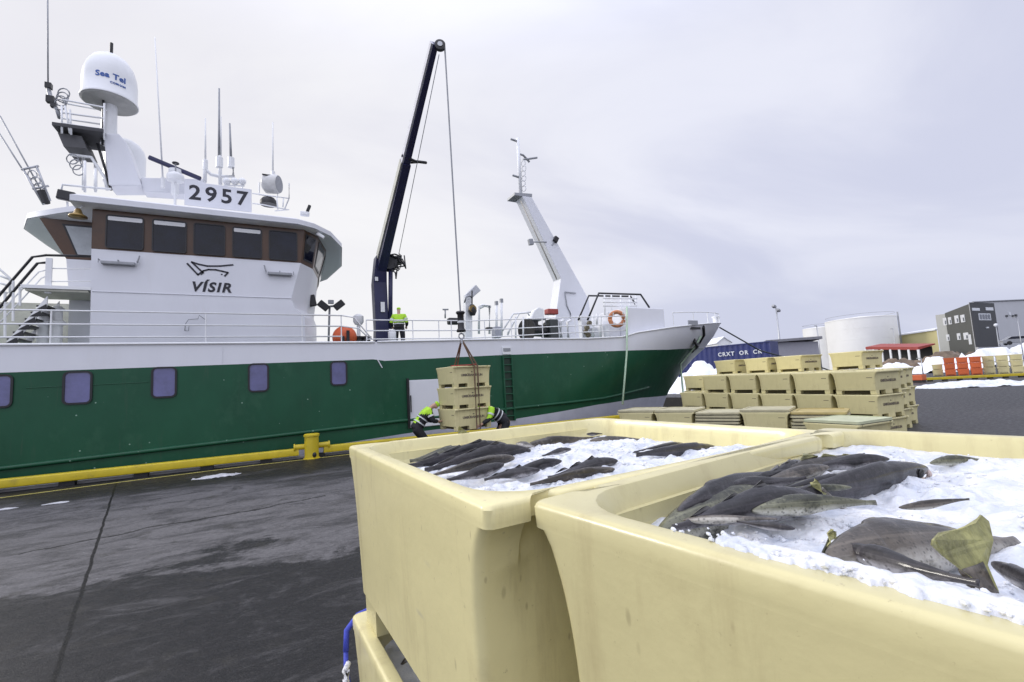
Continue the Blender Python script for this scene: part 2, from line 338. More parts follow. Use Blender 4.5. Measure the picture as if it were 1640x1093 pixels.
# ------------------------------------------------------------------ ground, water
def asphalt():
    global N, L
    m = bpy.data.materials.new('wet_asphalt'); m.use_nodes = True; nt = m.node_tree; N = nt.nodes; L = nt.links; b = N['Principled BSDF']
    tc = N.new('ShaderNodeTexCoord'); P = tc.outputs['Object']; sx = N.new('ShaderNodeSeparateXYZ'); L.new(P, sx.inputs[0]); X, Y = sx.outputs['X'], sx.outputs['Y']
    def noise(scale, st=(1, 1, 1), det=8, rough=.6, dist=0.):
        mp = N.new('ShaderNodeMapping'); mp.inputs['Scale'].default_value = st; L.new(P, mp.inputs[0])
        n = N.new('ShaderNodeTexNoise'); n.inputs['Scale'].default_value = scale; n.inputs['Detail'].default_value = det; n.inputs['Roughness'].default_value = rough; n.inputs['Distortion'].default_value = dist
        L.new(mp.outputs[0], n.inputs['Vector']); return n.outputs['Fac']
    streak = noise(1.7, (.62, 1.35, 1), 11, .74, .9); blot = noise(.55, (.7, 1.3, 1), 6, .6, .6); fine = noise(60, (1, 1, 1), 4, .7); mid = noise(7, (.8, 1.25, 1), 9, .74)
    # dry worn band between a damp area near the tubs and a damp strip along the edge
    yy = nmath('ADD', Y, nmath('ADD', nmath('MULTIPLY', X, .22), nmath('MULTIPLY', nmath('SUBTRACT', blot, .5), 5.5)))
    yy = nmath('ADD', yy, nmath('MULTIPLY', nmath('SUBTRACT', mid, .5), 1.1))
    dry = nmath('MULTIPLY', nrange(yy, 6.4, 6.75), nrange(yy, 13.4, 11.2))
    dry = nmath('MULTIPLY', dry, nrange(streak, .34, .6, .3, 1.0))
    dry = nmath('MAXIMUM', dry, nmath('MULTIPLY', nrange(streak, .5, .74), .55))
    dry = nmath('MULTIPLY', dry, nrange(X, 7.5, 5.0, .35, 1.0)); c = nmix(dry, (.010, .0097, .0105), (.112, .108, .111))
    c = nmix(nrange(fine, .3, .75), c, nmix(dry, (.019, .019, .02), (.125, .121, .122)))
    patch = nrange(noise(2.2, (1, 1, 1), 5, .6), .56, .7, 0, .5); c = nmix(patch, c, (.032, .03, .025)); grit = nrange(noise(190, (1, 1, 1), 3, .8), .66, .74, 0, .5); c = nmix(grit, c, (.2, .19, .185)); pit = nrange(noise(24, (1, 1, 1), 6, .8), .42, .3, 0, .7); c = nmix(pit, c, (.008, .008, .009))
    spk = N.new('ShaderNodeTexVoronoi'); spk.inputs['Scale'].default_value = 4.5; L.new(P, spk.inputs['Vector'])
    spot = nrange(spk.outputs['Distance'], .045, .02, 0, .55); c = nmix(nmath('MULTIPLY', spot, nrange(blot, .45, .6)), c, (.5, .5, .52))
    sp1 = noise(16, (.9, 1.1, 1), 8, .85); c = nmix(nrange(sp1, .50, .66, 0, .75), c, nmix(dry, (.04, .039, .038), (.19, .185, .185))); c = nmix(nrange(sp1, .47, .34, 0, .7), c, (.009, .009, .0095))
    sp2 = noise(75, (1, 1, 1), 5, .85); c = nmix(nrange(sp2, .56, .66, 0, .5), c, (.15, .146, .142)); c = nmix(nrange(sp2, .42, .34, 0, .6), c, (.008, .008, .008))
    wob = nmath('MULTIPLY', nmath('SUBTRACT', noise(1.1, (1, 1, 1), 7, .7), .5), .12)
    jl = nmath('ABSOLUTE', nmath('ADD', nmath('ADD', X, nmath('ADD', nmath('MULTIPLY', Y, .198), .47)), nmath('MULTIPLY', wob, .55)))
    joint = nrange(jl, .024, .012)
    wob2 = nmath('MULTIPLY', nmath('SUBTRACT', noise(.9, (1, 1, 1), 8, .75), .5), .8)
    cl = nmath('ABSOLUTE', nmath('SUBTRACT', Y, nmath('ADD', nmath('ADD', nmath('MULTIPLY', X, .18), 9.45), wob2)))
    crack = nmath('MULTIPLY', nrange(cl, .06, .025), nrange(blot, .4, .5)); crack = nmath('MULTIPLY', crack, nmath('LESS_THAN', X, .9))
    c = nmix(nmath('MAXIMUM', joint, nmath('MULTIPLY', crack, .85)), c, (.0025, .0025, .003))
    L.new(c, b.inputs['Base Color'])
    L.new(nmath('ADD', nmath('MULTIPLY', dry, .3), nrange(mid, .3, .7, .34, .6)), b.inputs['Roughness'])
    b.inputs['Specular IOR Level'].default_value = .22
    bp = N.new('ShaderNodeBump'); bp.inputs['Strength'].default_value = .55; bp.inputs['Distance'].default_value = .012
    L.new(nmath('ADD', nmath('MULTIPLY', fine, .6), nmath('MULTIPLY', mid, 1.5)), bp.inputs['Height']); L.new(bp.outputs['Normal'], b.inputs['Normal'])
    return m
ASPH = asphalt()
QY = 15.75                                       # quay edge
g = MB()
g.add([(-60, -60, 0), (900, -60, 0), (900, QY, 0), (-60, QY, 0)], [(0, 1, 2, 3)])
g.add([(30, QY, 0), (900, QY, 0), (900, 900, 0), (30, 900, 0)], [(0, 1, 2, 3)])
g.add([(-60, QY, 0), (30, QY, 0), (30, QY, -4), (-60, QY, -4)], [(0, 1, 2, 3)])
g.add([(30, QY, 0), (30, 900, 0), (30, 900, -4), (30, QY, -4)], [(0, 1, 2, 3)])
tag(g.build('quay_ground', ASPH), kind='structure')
WATER = mat('harbour_water', (.02, .03, .035), .06, var=.2, scale=.4, bump=.4, bscale=2.5)
tag(MB().add([(-900, QY, -1.9), (30, QY, -1.9), (30, 900, -1.9), (-900, 900, -1.9)], [(0, 1, 2, 3)]).build('water', WATER), kind='structure')

# ------------------------------------------------------------------ tubs
def cross(hx, y0, ye, r, g, z, n=3, ym=None, yn=None):
    ym = y0 if ym is None else ym; yn = y0 if yn is None else yn; P = []
    def arc(cx, cy, a0):
        for i in range(n+1):
            t = a0+math.pi/2*i/n; P.append(Vector((cx+r*math.cos(t), cy+r*math.sin(t), z)))
    q = [(hx-g, ye), (hx-g-.012, yn), (hx-g-.05, yn), (hx-g-.062, ym)]
    arc(hx-r, ye-r, 0)
    P += [Vector((a, b, z)) for a, b in q]+[Vector((-a, b, z)) for a, b in reversed(q)]
    arc(-hx+r, ye-r, math.pi/2); arc(-hx+r, -ye+r, math.pi)
    P += [Vector((-a, -b, z)) for a, b in q]+[Vector((a, -b, z)) for a, b in reversed(q)]
    arc(hx-r, -ye+r, 1.5*math.pi)
    return P
TH = .585
def tub_body(n=3):
    mb = MB(); lp = []
    def hx(z): return .574+.026*min(z, .5)/.5
    def hy(z): return .458+.022*z/.53
    for z in (.10, .104, .2, .34): lp.append(cross(hx(z)-(.004 if z == .10 else 0), hy(z)-(.004 if z == .10 else 0), hy(z)-(.004 if z == .10 else 0), .022, .085, z, n))
    for i in range(1, 10):
        t = i/9; z = .34+(.545-.34)*t; lp.append(cross(hx(z), hy(z), hy(z)+(.540-hy(.53))*(1-math.sqrt(max(0, 1-t*t*.95)))*(.9+.1*t), .022, .085, z, n))
    lp.append(cross(.6, hy(.53), .5415, .02, .085, .5455, n))
    lp.append(cross(.6, .5405, .5415, .02, .085, .547, n, .5405, .522))
    for z, d, r in ((.553, .0, .02), (.576, .001, .02), (.5818, -.0015, .02), (.5845, -.005, .02), (.585, -.009, .02)): lp.append(cross(.6+d, .542+d, .5425+d, r, .085, z, n, .542+d, .522+d*.3))
    for z, d, dy, r in ((.585, 0, 0, .13), (.5835, .004, .004, .131), (.576, .008, .008, .132), (.555, .011, .015, .132), (.52, .014, .03, .13), (.47, .016, .045, .125), (.40, .02, .056, .12), (.2, .034, .075, .1), (.14, .06, .1, .08)): lp.append(cross(.566-d, .510-dy, .5105-dy, r, .145, z, n))
    return mb.loft(lp)
def make_tub(name='fish_tub', m=TUB, ntext=True, n=3):
    root = empty(name, (0, 0, 0))
    tub_body(n).build('tub_body', m, root, auto=32)
    for sx_ in (-1, 1):
        for sy in (-1, 1):
            MB().box((sx_*.5, sy*.4, .052), (.13, .13, .104), taper=1.04).build('foot', m, root)
    for sy in (-1, 1): MB().box((0, sy*.41, .052), (.3, .11, .104)).build('foot', m, root)
    if ntext:
        MB().box((0, 0, .06), (.88, .66, .09)).build('skid_core', SLOTSHADE, root)  # core closes the fork slots; its dark colour paints in their shade
        mb = text_mb('UMBÚÐAMIÐLUN', .088, frame((0.0, -.4735, .33), (1, 0, 0), (0, 0, 1)), .0035, 0, .004)
        mb.build('stencil_text', INK, root)
        MB().box((0, -.4725, .425), (.05, .007, .045)).build('stencil_mark', INK, root); MB().box((-.5975, -.36, .42), (.006, .13, .014)).build('stencil_mark', INK, root)
    return root
protos = {}
def put_tub(loc, rz, label, group, plain=False, m=None):
    k = 'plain' if plain else 'text'
    if k not in protos:
        protos[k] = make_tub('fish_tub', TUB, not plain, 6 if plain else 3); o = protos[k]
    else: o = copy_tree(protos[k])
    o.location = loc; o.rotation_euler = (0, 0, rz); tag(o, label, 'tub', group); return o
ARR, ANR = R(3.0), R(8.2)
CR = Vector((.246, 1.776, 0)) + Vector((math.cos(ARR), math.sin(ARR), 0))*.6 - Vector((-math.sin(ARR), math.cos(ARR), 0))*.545
CN = Vector((.376, .677, 0)) + Vector((math.cos(ANR), math.sin(ANR), 0))*.6 - Vector((-math.sin(ANR), math.cos(ANR), 0))*.545
LR = ['pale yellow tub at ground level under the ice filled tub nearest the ship', 'scuffed yellow tub hung with a blue strap, under the ice filled tub nearest the ship', 'pale yellow tub of iced fish in front, topmost of the stack beside the asphalt']
LN = ['yellow tub at ground level under the large ice filled tub at right', 'yellow tub in the middle of the stack under the large ice filled tub at right', 'large yellow tub of iced fish filling the lower right of the picture']
for k in range(3):
    put_tub((CR.x, CR.y, k*TH), ARR, LR[k], 'stacked tubs in the foreground', True)
    put_tub((CN.x, CN.y, k*TH), ANR, LN[k], 'stacked tubs in the foreground', True)

# ------------------------------------------------------------------ ice and fish
def tubmat(c, rz, z): return Matrix.Translation((c.x, c.y, z)) @ Matrix.Rotation(rz, 4, 'Z')
def sm(a, b, v):
    t = max(0, min(1, (v-a)/(b-a))); return t*t*(3-2*t)
def h_near(x, y): return h_fish(x, y)-.024*sm(-.06, .18, y)*sm(.42, .05, x)*sm(-.5, -.42, x)
def h_fish(x, y):
    h = .532 + .012*sm(.15, .42, y) + .038*sm(-.25, -.53, x)*sm(.3, .02, y) + .02*math.exp(-((x-.1)/.3)**2-((y+.1)/.3)**2)
    return h-.045*sm(-.34, -.52, x)*sm(.2, .42, y)
def h_rear(x, y): return .503 + .035*math.exp(-((x-.12)/.34)**2-((y-.0)/.32)**2) + .025*sm(-.1, -.4, y)
def ice_noise(x, y, s):
    p = Vector((x*s, y*s, 3.3))
    a = noise.noise(p*4.3)*.024 + noise.noise(p*10)*.017 + noise.noise(p*23)*.009 + noise.noise(p*52)*.004
    d, _ = noise.voronoi(p*30+Vector((noise.noise(p*14)*.6, noise.noise(p*14+Vector((7, 0, 0)))*.6, 0))); a += min(.010, (d[1]-d[0])*.013)*(.4+.9*max(0, noise.noise(p*6+Vector((3, 3, 3)))+.3))-.004
    d, _ = noise.voronoi(p*90+Vector((4, 1, 0))); a += (d[1]-d[0])*.003-.0015
    return a
def ice_material():
    m = bpy.data.materials.new('crushed_ice'); m.use_nodes = True; nt = m.node_tree; N = nt.nodes; L = nt.links; b = N['Principled BSDF']
    tc = N.new('ShaderNodeTexCoord'); n = N.new('ShaderNodeTexNoise'); n.inputs['Scale'].default_value = 14; n.inputs['Detail'].default_value = 7; L.new(tc.outputs['Object'], n.inputs['Vector'])
    cr = N.new('ShaderNodeMix'); cr.data_type = 'RGBA'; cr.inputs['A'].default_value = (.52, .555, .62, 1); cr.inputs['B'].default_value = (.72, .73, .745, 1)
    r = N.new('ShaderNodeMapRange'); r.inputs['From Min'].default_value = .35; r.inputs['From Max'].default_value = .6; L.new(n.outputs['Fac'], r.inputs['Value']); L.new(r.outputs['Result'], cr.inputs['Factor']); L.new(cr.outputs['Result'], b.inputs['Base Color'])
    b.inputs['Roughness'].default_value = .38; b.inputs['Subsurface Weight'].default_value = .25; b.inputs['Subsurface Radius'].default_value = (.012, .014, .016); b.inputs['Subsurface Scale'].default_value = 1
    n2 = N.new('ShaderNodeTexNoise'); n2.inputs['Scale'].default_value = 130; n2.inputs['Detail'].default_value = 4; L.new(tc.outputs['Object'], n2.inputs['Vector'])
    bp = N.new('ShaderNodeBump'); bp.inputs['Strength'].default_value = .55; bp.inputs['Distance'].default_value = .004; L.new(n2.outputs['Fac'], bp.inputs['Height']); L.new(bp.outputs['Normal'], b.inputs['Normal'])
    return m
ICE = ice_material()
def make_ice(c, rz, z, hf, seed, nx=170, ny=150, label='', lumps=260, rim=None):
    mb = MB(); M = tubmat(c, rz, z); V = []; rnd = random.Random(seed)
    xl = -.584 if rim else -.555
    for i in range(nx+1):
        for j in range(ny+1):
            x = xl+(.555-xl)*i/nx; y = -.482+.964*j/ny
            ax_, ay_ = abs(x)-(.555-.13), abs(y)-(.482-.13)              # keep inside the rounded inner corners
            if ax_ > 0 and ay_ > 0 and math.hypot(ax_, ay_) > .129 and x > -.56:
                f_ = .129/math.hypot(ax_, ay_); x = math.copysign(.425+ax_*f_, x); y = math.copysign(.352+ay_*f_, y)
            e = min(.555-abs(x), .482-abs(y))
            hh = hf(x, y)+ice_noise(x+seed, y, 1.)*(.35+.65*sm(0, .1, e))
            if rim and x < -.545:                                        # frost creeping over the front rim
                reach = .006+.020*(.5+noise.noise(Vector((y*14, 3, 1))))+.009*noise.noise(Vector((y*60, 8, 1)))
                over = sm(.24, .0, y)*(reach-(-.556-x))
                hh = .5858+.0035*(1+noise.noise(Vector((x*120, y*120, 2))))+.004*sm(0, .012, over) if over > 0 else (min(hh, .575) if x > -.56 else .5795)
            V.append(M @ Vector((x, y, hh)))
    F = [(i*(ny+1)+j, (i+1)*(ny+1)+j, (i+1)*(ny+1)+j+1, i*(ny+1)+j+1) for i in range(nx) for j in range(ny)]
    mb.add(V, F)
    nsm = len(F)
    def lump(p, r):
        n_ = rnd.randint(5, 7); vs = []
        a0 = rnd.uniform(0, 6.3); sq = rnd.uniform(.35, .75); rot = Matrix.Rotation(rnd.uniform(0, 6.3), 3, 'Z') @ Matrix.Rotation(rnd.uniform(-.8, .8), 3, 'X')
        for lv, rr in ((-.8, .7), (0, 1.), (.7, .62)):
            for k in range(n_):
                a = a0+6.283*(k+rnd.uniform(-.25, .25))/n_; q = rr*rnd.uniform(.75, 1.15)
                vs.append(M @ (p+rot @ Vector((r*q*math.cos(a), r*q*math.sin(a)*.8, r*sq*(lv+rnd.uniform(-.2, .2))))))
        fs = [(l*n_+k, l*n_+(k+1) % n_, (l+1)*n_+(k+1) % n_, (l+1)*n_+k) for l in range(2) for k in range(n_)]+[tuple(range(n_-1, -1, -1)), tuple(2*n_+k for k in range(n_))]
        mb.add(vs, fs)
    for k in range(lumps):
        x, y = rnd.uniform(-.5, .5), rnd.uniform(-.42, .42)
        if noise.noise(Vector((x*6, y*6, seed))) < .05: continue
        lump(Vector((x, y, hf(x, y)+ice_noise(x+seed, y, 1.)+.001)), rnd.choice((.002, .0025, .003, .004, .005, .008)))
    if rim:
        for k in range(rim):
            y = .30-.86*rnd.random()**.75; x = -.572+abs(rnd.gauss(0, .018))
            lump(Vector((x, y, .586+rnd.uniform(-.002, .005))), rnd.uniform(.0012, .005))
    o = mb.build('ice', ICE, smooth=True)
    for k in range(nsm, len(o.data.polygons)): o.data.polygons[k].use_smooth = False
    return tag(o, label, 'ice', kind='stuff')
make_ice(CN, ANR, 2*TH, h_near, 1., 330, 280, label='crushed white ice over the fish in the large tub at right', rim=420, lumps=2000)
make_ice(CR, ARR, 2*TH, h_rear, 5., 240, 200, label='crushed white ice over the fish in the tub nearer the ship', lumps=1500)
make_ice(CR, ARR, 1*TH, lambda x, y: .5, 9., 60, 50, label='ice seen through the slot between the stacked tubs', lumps=60)

def fish_mat(name, back, flank, belly):
    m = bpy.data.materials.new(name); m.use_nodes = True; nt = m.node_tree; N = nt.nodes; L = nt.links; b = N['Principled BSDF']
    tc = N.new('ShaderNodeTexCoord'); sx = N.new('ShaderNodeSeparateXYZ'); L.new(tc.outputs['Generated'], sx.inputs[0])
    def nz(s, st=(1, 1, 1), d=6):
        mp = N.new('ShaderNodeMapping'); mp.inputs['Scale'].default_value = st; L.new(tc.outputs['Object'], mp.inputs[0])
        n = N.new('ShaderNodeTexNoise'); n.inputs['Scale'].default_value = s; n.inputs['Detail'].default_value = d; n.inputs['Roughness'].default_value = .65; L.new(mp.outputs[0], n.inputs['Vector']); return n.outputs['Fac']
    blot = nz(26, (.6, 1, 1)); fine = nz(90); lines = nz(30, (.12, 1, 1.6), 4)
    def rng(v, a, b_, c=0., d=1.):
        n = N.new('ShaderNodeMapRange'); L.new(v, n.inputs['Value'])
        for k, q in zip(('From Min', 'From Max', 'To Min', 'To Max'), (a, b_, c, d)): n.inputs[k].default_value = q
        return n.outputs['Result']
    def mixc(f, a, b_):
        n = N.new('ShaderNodeMix'); n.data_type = 'RGBA'; L.new(f, n.inputs['Factor'])
        for k, q in (('A', a), ('B', b_)):
            if isinstance(q, tuple): n.inputs[k].default_value = q+(1,)
            else: L.new(q, n.inputs[k])
        return n.outputs['Result']
    ad = N.new('ShaderNodeMath'); ad.operation = 'ADD'; L.new(sx.outputs['Z'], ad.inputs[0]); L.new(rng(blot, 0, 1, -.16, .16), ad.inputs[1])
    c = mixc(rng(ad.outputs[0], .2, .42), belly, flank); c = mixc(rng(ad.outputs[0], .5, .78), c, back)
    dk = tuple(x*.45 for x in back); c = mixc(rng(blot, .5, .62, 0, .85), c, dk); c = mixc(rng(fine, .52, .7, 0, .6), c, tuple(min(1, x*1.7) for x in flank))
    ll = N.new('ShaderNodeMath'); ll.operation = 'ABSOLUTE'; l2 = N.new('ShaderNodeMath'); l2.operation = 'SUBTRACT'; L.new(sx.outputs['Z'], l2.inputs[0]); l2.inputs[1].default_value = .6; L.new(l2.outputs[0], ll.inputs[0])
    c = mixc(rng(ll.outputs[0], .03, .012, 0, .28), c, tuple(min(1, x*2.2) for x in flank))
    vo = N.new('ShaderNodeTexVoronoi'); vo.inputs['Scale'].default_value = 150; L.new(tc.outputs['Object'], vo.inputs['Vector']); c = mixc(rng(vo.outputs['Distance'], .34, .2, 0, .55), c, dk)
    wet = nz(9, (1, 1, 1), 3); c = mixc(rng(wet, .5, .68, 0, .5), c, tuple(x*.5 for x in back))
    L.new(c, b.inputs['Base Color']); b.inputs['Roughness'].default_value = .42; b.inputs['Coat Weight'].default_value = .6; b.inputs['Coat Roughness'].default_value = .07; b.inputs['Specular IOR Level'].default_value = .3
    bp = N.new('ShaderNodeBump'); bp.inputs['Strength'].default_value = .6; bp.inputs['Distance'].default_value = .006
    a2 = N.new('ShaderNodeMath'); a2.operation = 'ADD'; L.new(lines, a2.inputs[0]); L.new(rng(fine, 0, 1, 0, .3), a2.inputs[1]); L.new(a2.outputs[0], bp.inputs['Height']); L.new(bp.outputs['Normal'], b.inputs['Normal'])
    return m
FM = {'dark': fish_mat('dark_fish_skin', (.009, .008, .011), (.034, .03, .034), (.36, .35, .36)),
      'olive': fish_mat('olive_fish_skin', (.042, .044, .024), (.13, .13, .08), (.52, .51, .44)),
      'grey': fish_mat('grey_fish_skin', (.034, .028, .022), (.1, .084, .066), (.42, .4, .35))}
FINM = mat('fin_olive', (.27, .26, .1), .4, var=.5, scale=70, dirt=(.09, .08, .045), dscale=28, damt=.8, coat=.3, stretch=(.2, 1, 1), bump=.5, bscale=90)
FIND = mat('fin_dark', (.05, .047, .045), .4, var=.4, scale=30, coat=.4)
EYEM = mat('fish_eye', (.01, .01, .01), .1, var=.1)
MOUTH = mat('fish_mouth', (.5, .4, .36), .4, var=.2)
ST = [(0, .012, .012, .012), (.02, .032, .03, .028), (.06, .055, .05, .042), (.12, .08, .07, .055), (.2, .1, .088, .065), (.3, .112, .1, .07), (.4, .106, .102, .066), (.5, .092, .09, .057), (.6, .073, .07, .045), (.7, .052, .05, .032), (.8, .034, .034, .021), (.88, .026, .026, .014), (.94, .03, .03, .009)]
def st_at(t):
    for a, b_ in zip(ST, ST[1:]):
        if t <= b_[0]:
            k = (t-a[0])/(b_[0]-a[0]); return [a[q]+(b_[q]-a[q])*k for q in (1, 2, 3)]
    return ST[-1][1:]
def fish(head, tail, kind, label, g=1., roll=0., bend=0., fins='dt', up=Vector((0, 0, 1)), fin_m=None, tails=1., group=None, wide=1.):
    head = Vector(head); tail = Vector(tail); Lf = (tail-head).length; u = (tail-head).normalized()
    s = u.cross(up).normalized(); z = s.cross(u)*-1 if (s.cross(u)).dot(up) < 0 else s.cross(u)
    rot = Matrix(((u.x, s.x, z.x), (u.y, s.y, z.y), (u.z, s.z, z.z)))
    n = 36; mb = MB(); loops = []; k = min(g, 1.5)*.72; sd_ = Vector((hash(label) % 97 if False else sum(map(ord, label)) % 97, 1.7, 0)); NS = 58
    for i in range(NS+1):
        t = .94*i/NS; a, b_, w_ = st_at(t)
        bd = bend+.035*noise.noise(sd_+Vector((0, 0, 5)))
        c = Vector((t*Lf, bd*Lf*math.sin(math.pi*t)*1.2, .012*Lf*math.sin(5*t+sd_.x))); P = []
        for j in range(n):
            th = 2*math.pi*j/n; cc, ss = math.cos(th), math.sin(th)
            gill = 1-.10*math.exp(-((t-.225-.02*ss*ss)/.010)**2)*abs(cc)**.6+.035*math.exp(-((t-.19)/.03)**2)*abs(cc)
            belly = 1+.10*max(0, -ss)*math.exp(-((t-.38)/.12)**2)
            q = Vector((t*5, cc*1.1, ss*1.1))+sd_
            dq = 1+.075*noise.noise(q*1.4)+.04*noise.noise(Vector((q.x*1.1, q.y*6, q.z*6)))+.022*noise.noise(q*7)
            ridge = 1+.12*max(0, ss)**10 if .25 < t < .85 else 1
            hh = (a if ss > 0 else b_)*Lf*k*dq*belly*ridge
            P.append(c+Vector((0, w_*wide*1.0*Lf*k*gill*dq*math.copysign(abs(cc)**.9, cc), hh*math.copysign(abs(ss)**.95, ss))))
        loops.append(P)
    mb.loft(loops)
    o = mb.build('fish', FM[kind], smooth=True, local=True)
    o.matrix_world = Matrix.Translation(head) @ rot.to_4x4() @ Matrix.Rotation(roll, 4, 'X')
    tag(o, label, 'fish', group)
    fm = fin_m or (FIND if kind == 'dark' else FINM)
    def fin(name, outline, y=0., th=.0035, side=False):
        f = MB(); m = len(outline)
        A = [Vector((p[0]*Lf, y+(bend+.035*noise.noise(sd_+Vector((0, 0, 5))))*Lf*1.2*math.sin(math.pi*min(1, max(0, p[0])))+.004*math.sin(i*2.1), p[1]*Lf)) for i, p in enumerate(outline)]
        if side: A = [Vector((p.x, y+.25*(p.z), p.z)) for p in A]
        f.loft([[p-Vector((0, th/4, 0)) for p in A], [p+Vector((0, th/4, 0)) for p in A]])
        return f.build(name, fm, o, local=True)
    if 't' in fins:
        ts = tails; fin('tail_fin', [(.86, .02), (.92, .04*ts), (.98, .075*ts), (1.02, .098*ts), (1.035, .095*ts), (1.034, .05*ts), (1.03, 0), (1.034, -.05*ts), (1.035, -.095*ts), (1.02, -.098*ts), (.98, -.075*ts), (.92, -.04*ts), (.86, -.02)], th=.004)
    if 'd' in fins:
        fin('dorsal_fin', [(.27, .1*k), (.3, .15*k), (.33, .17*k), (.38, .14*k), (.44, .11*k), (.45, .09*k)])
        fin('dorsal_fin', [(.47, .085*k), (.50, .125*k), (.55, .12*k), (.62, .085*k), (.65, .06*k)])
        fin('dorsal_fin', [(.67, .055*k), (.70, .085*k), (.75, .08*k), (.82, .045*k), (.84, .03*k)])
    if 'p' in fins:
        for sg in (-1, 1): fin('pectoral_fin', [(.24, -.02), (.27, .03), (.33, .035), (.38, .01), (.37, -.02), (.3, -.035)], y=sg*.075*Lf*k*wide, side=True)
    if 'e' in fins:
        for sg in (-1, 1): MB().ball((.085*Lf, sg*.048*Lf*k*wide, .03*Lf*k), .016*Lf, 10, 8, (1, .5, 1)).build('eye', EYEM, o, smooth=True, local=True)
        MB().torus((.012*Lf, 0, -.008*Lf), (1, 0, .15), .024*Lf*k*1.4, .008*Lf, 16, 6).build('mouth', MOUTH, o, smooth=True, local=True)
    return o
MNi, MRi = tubmat(CN, ANR, 2*TH).inverted(), tubmat(CR, ARR, 2*TH).inverted()
def onice(px, py, near=True, dz=0.):
    p = atz(px, py, 1.70)
    for _ in range(4):
        q = (MNi if near else MRi) @ p; hh = (h_fish if near else h_rear)(q.x, q.y)+2*TH+dz
        p = atz(px, py, hh)
    return p
def nf(h, t, kind, label, near=True, vis=.03, g=1., sink=0., **kw):
    a, b_ = onice(*h, near), onice(*t, near)
    Mi = MNi if near else MRi; Mf = Mi.inverted(); cl_ = lambda v: Mf @ Vector((max(-.475, min(.52, v.x)), max(-.6, min(.43 if near else .43, v.y)), v.z))
    a, b_ = cl_(Mi @ a), cl_(Mi @ b_); Lf = (a-b_).length; dz = vis-.112*Lf*g*.72
    a.z += dz-sink*.5; b_.z += dz*.6-sink
    return fish(a, b_, kind, label, g=g, group='fish in the tub at right' if near else 'fish in the tub nearer the ship', **kw)
NEAR = [
    ((1005, 838), (1345, 752), 'olive', .030, .95, .75, '', 0, 'thick olive grey fish along the inner left wall of the large tub'),
    ((1310, 802), (1062, 856), 'dark', .038, 1.12, -.3, 'd', 0, 'dark wedge shaped fish back beside the olive fish in the large tub'),
    ((1482, 752), (1130, 822), 'dark', .032, .72, .3, 'e', 0, 'long dark fish with its mouth open against the far wall of the large tub'),
    ((1100, 762), (1275, 756), 'dark', .02, .8, 0, '', 0, 'short dark fish in the back left corner of the large tub'),
    ((1205, 758), (1395, 732), 'grey', .026, .75, .2, 'd', 0, 'short grey fish at the back of the large tub behind the open mouthed fish'),
    ((1205, 822), (1415, 806), 'olive', .022, .85, .3, '', 0, 'olive fish back half sunk in ice in the middle of the large tub'),
    ((1325, 905), (1640, 842), 'grey', .056, 1.25, .7, '', .03, 'big grey brown fish arching out of the ice at the front of the large tub'),
    ((1345, 893), (1590, 952), 'dark', .024, 1.05, .3, '', 0, 'dark fish lying along the front rim below the big grey fish'),
    ((1590, 908), (1760, 1000), 'dark', .016, .7, 0, '', 0, 'dark fish sliver at the right edge behind the upright tail'),
    ((1275, 862), (1175, 842), 'dark', .018, .9, 0, '', 0, 'small dark fish back between ice lumps at the front of the large tub'),
    ((1490, 745), (1600, 738), 'olive', .016, .8, 0, '', 0, 'thin olive fish along the far wall right of the open mouthed fish'),
    ((1385, 772), (1180, 800), 'dark', .022, .7, .2, '', 0, 'dark fish behind the olive back in the middle of the large tub'),
    ((1330, 755), (1160, 778), 'grey', .022, .7, -.6, '', 0, 'grey brown fish crossing under the open mouthed fish in the large tub'),
    ((1095, 842), (1255, 838), 'grey', .018, .8, 1.3, '', 0, 'pale bellied fish under the wedge shaped back near the front rim'),
    ((1255, 742), (1110, 768), 'dark', .022, .8, .2, 'd', 0, 'dark fish with a low back fin along the far part of the left wall'),
    ((1425, 742), (1260, 752), 'dark', .024, .8, -.2, '', 0, 'dark fish lying behind the open mouthed fish at the back of the large tub'),
    ((1120, 785), (1300, 768), 'dark', .024, .8, .3, '', 0, 'dark fish between the olive fish and the open mouthed fish in the large tub'),
    ((1365, 785), (1215, 792), 'olive', .016, .7, .9, '', 0, 'olive flank showing under the dark fish in the middle of the large tub'),
    ((1052, 812), (1210, 752), 'dark', .03, .8, .2, '', 0, 'dark fish pressed against the left wall behind the thick olive fish'),
    ((1440, 815), (1560, 802), 'grey', .010, .7, 0, '', 0, 'grey fish back barely breaking the ice behind the big arching fish'),
]
for h_, t_, kd, vis, gg, rl_, fn, sk_, lb in NEAR: nf(h_, t_, kd, lb, vis=vis, g=gg, roll=rl_, fins=fn, sink=sk_)
def tail_up(T, J, ext, kind, label, g, ts, near):
    return fish(J+((J-T).normalized()*.7+Vector((.25, .05, -.65))).normalized()*ext, T, kind, label, g=g, fins='t', up=(-fw).cross((T-J).normalized()).normalized(), tails=ts, group='fish in the tub at right' if near else 'fish in the tub nearer the ship')
tail_up(atd(1543, 866, .445), atd(1607, 958, .43), .33, 'grey', 'fish standing head down in the ice with its broad olive tail fin up', 1.6, .8, True)
tail_up(atd(1333, 855, .60), atd(1297, 892, .585), .10, 'olive', 'small fish at the front of the large tub with a narrow olive tail fin', .8, .34, True)
tail_up(atd(1306, 776, .86), atd(1350, 802, .85), .15, 'grey', 'small grey tail fin poking up in the middle of the large tub', 1.0, .38, True)
tail_up(atd(745, 695, 1.87), atd(700, 724, 1.80), .25, 'olive', 'fish head down in the rear tub with a pale olive tail fin leaning right', 1.0, 1.1, False)
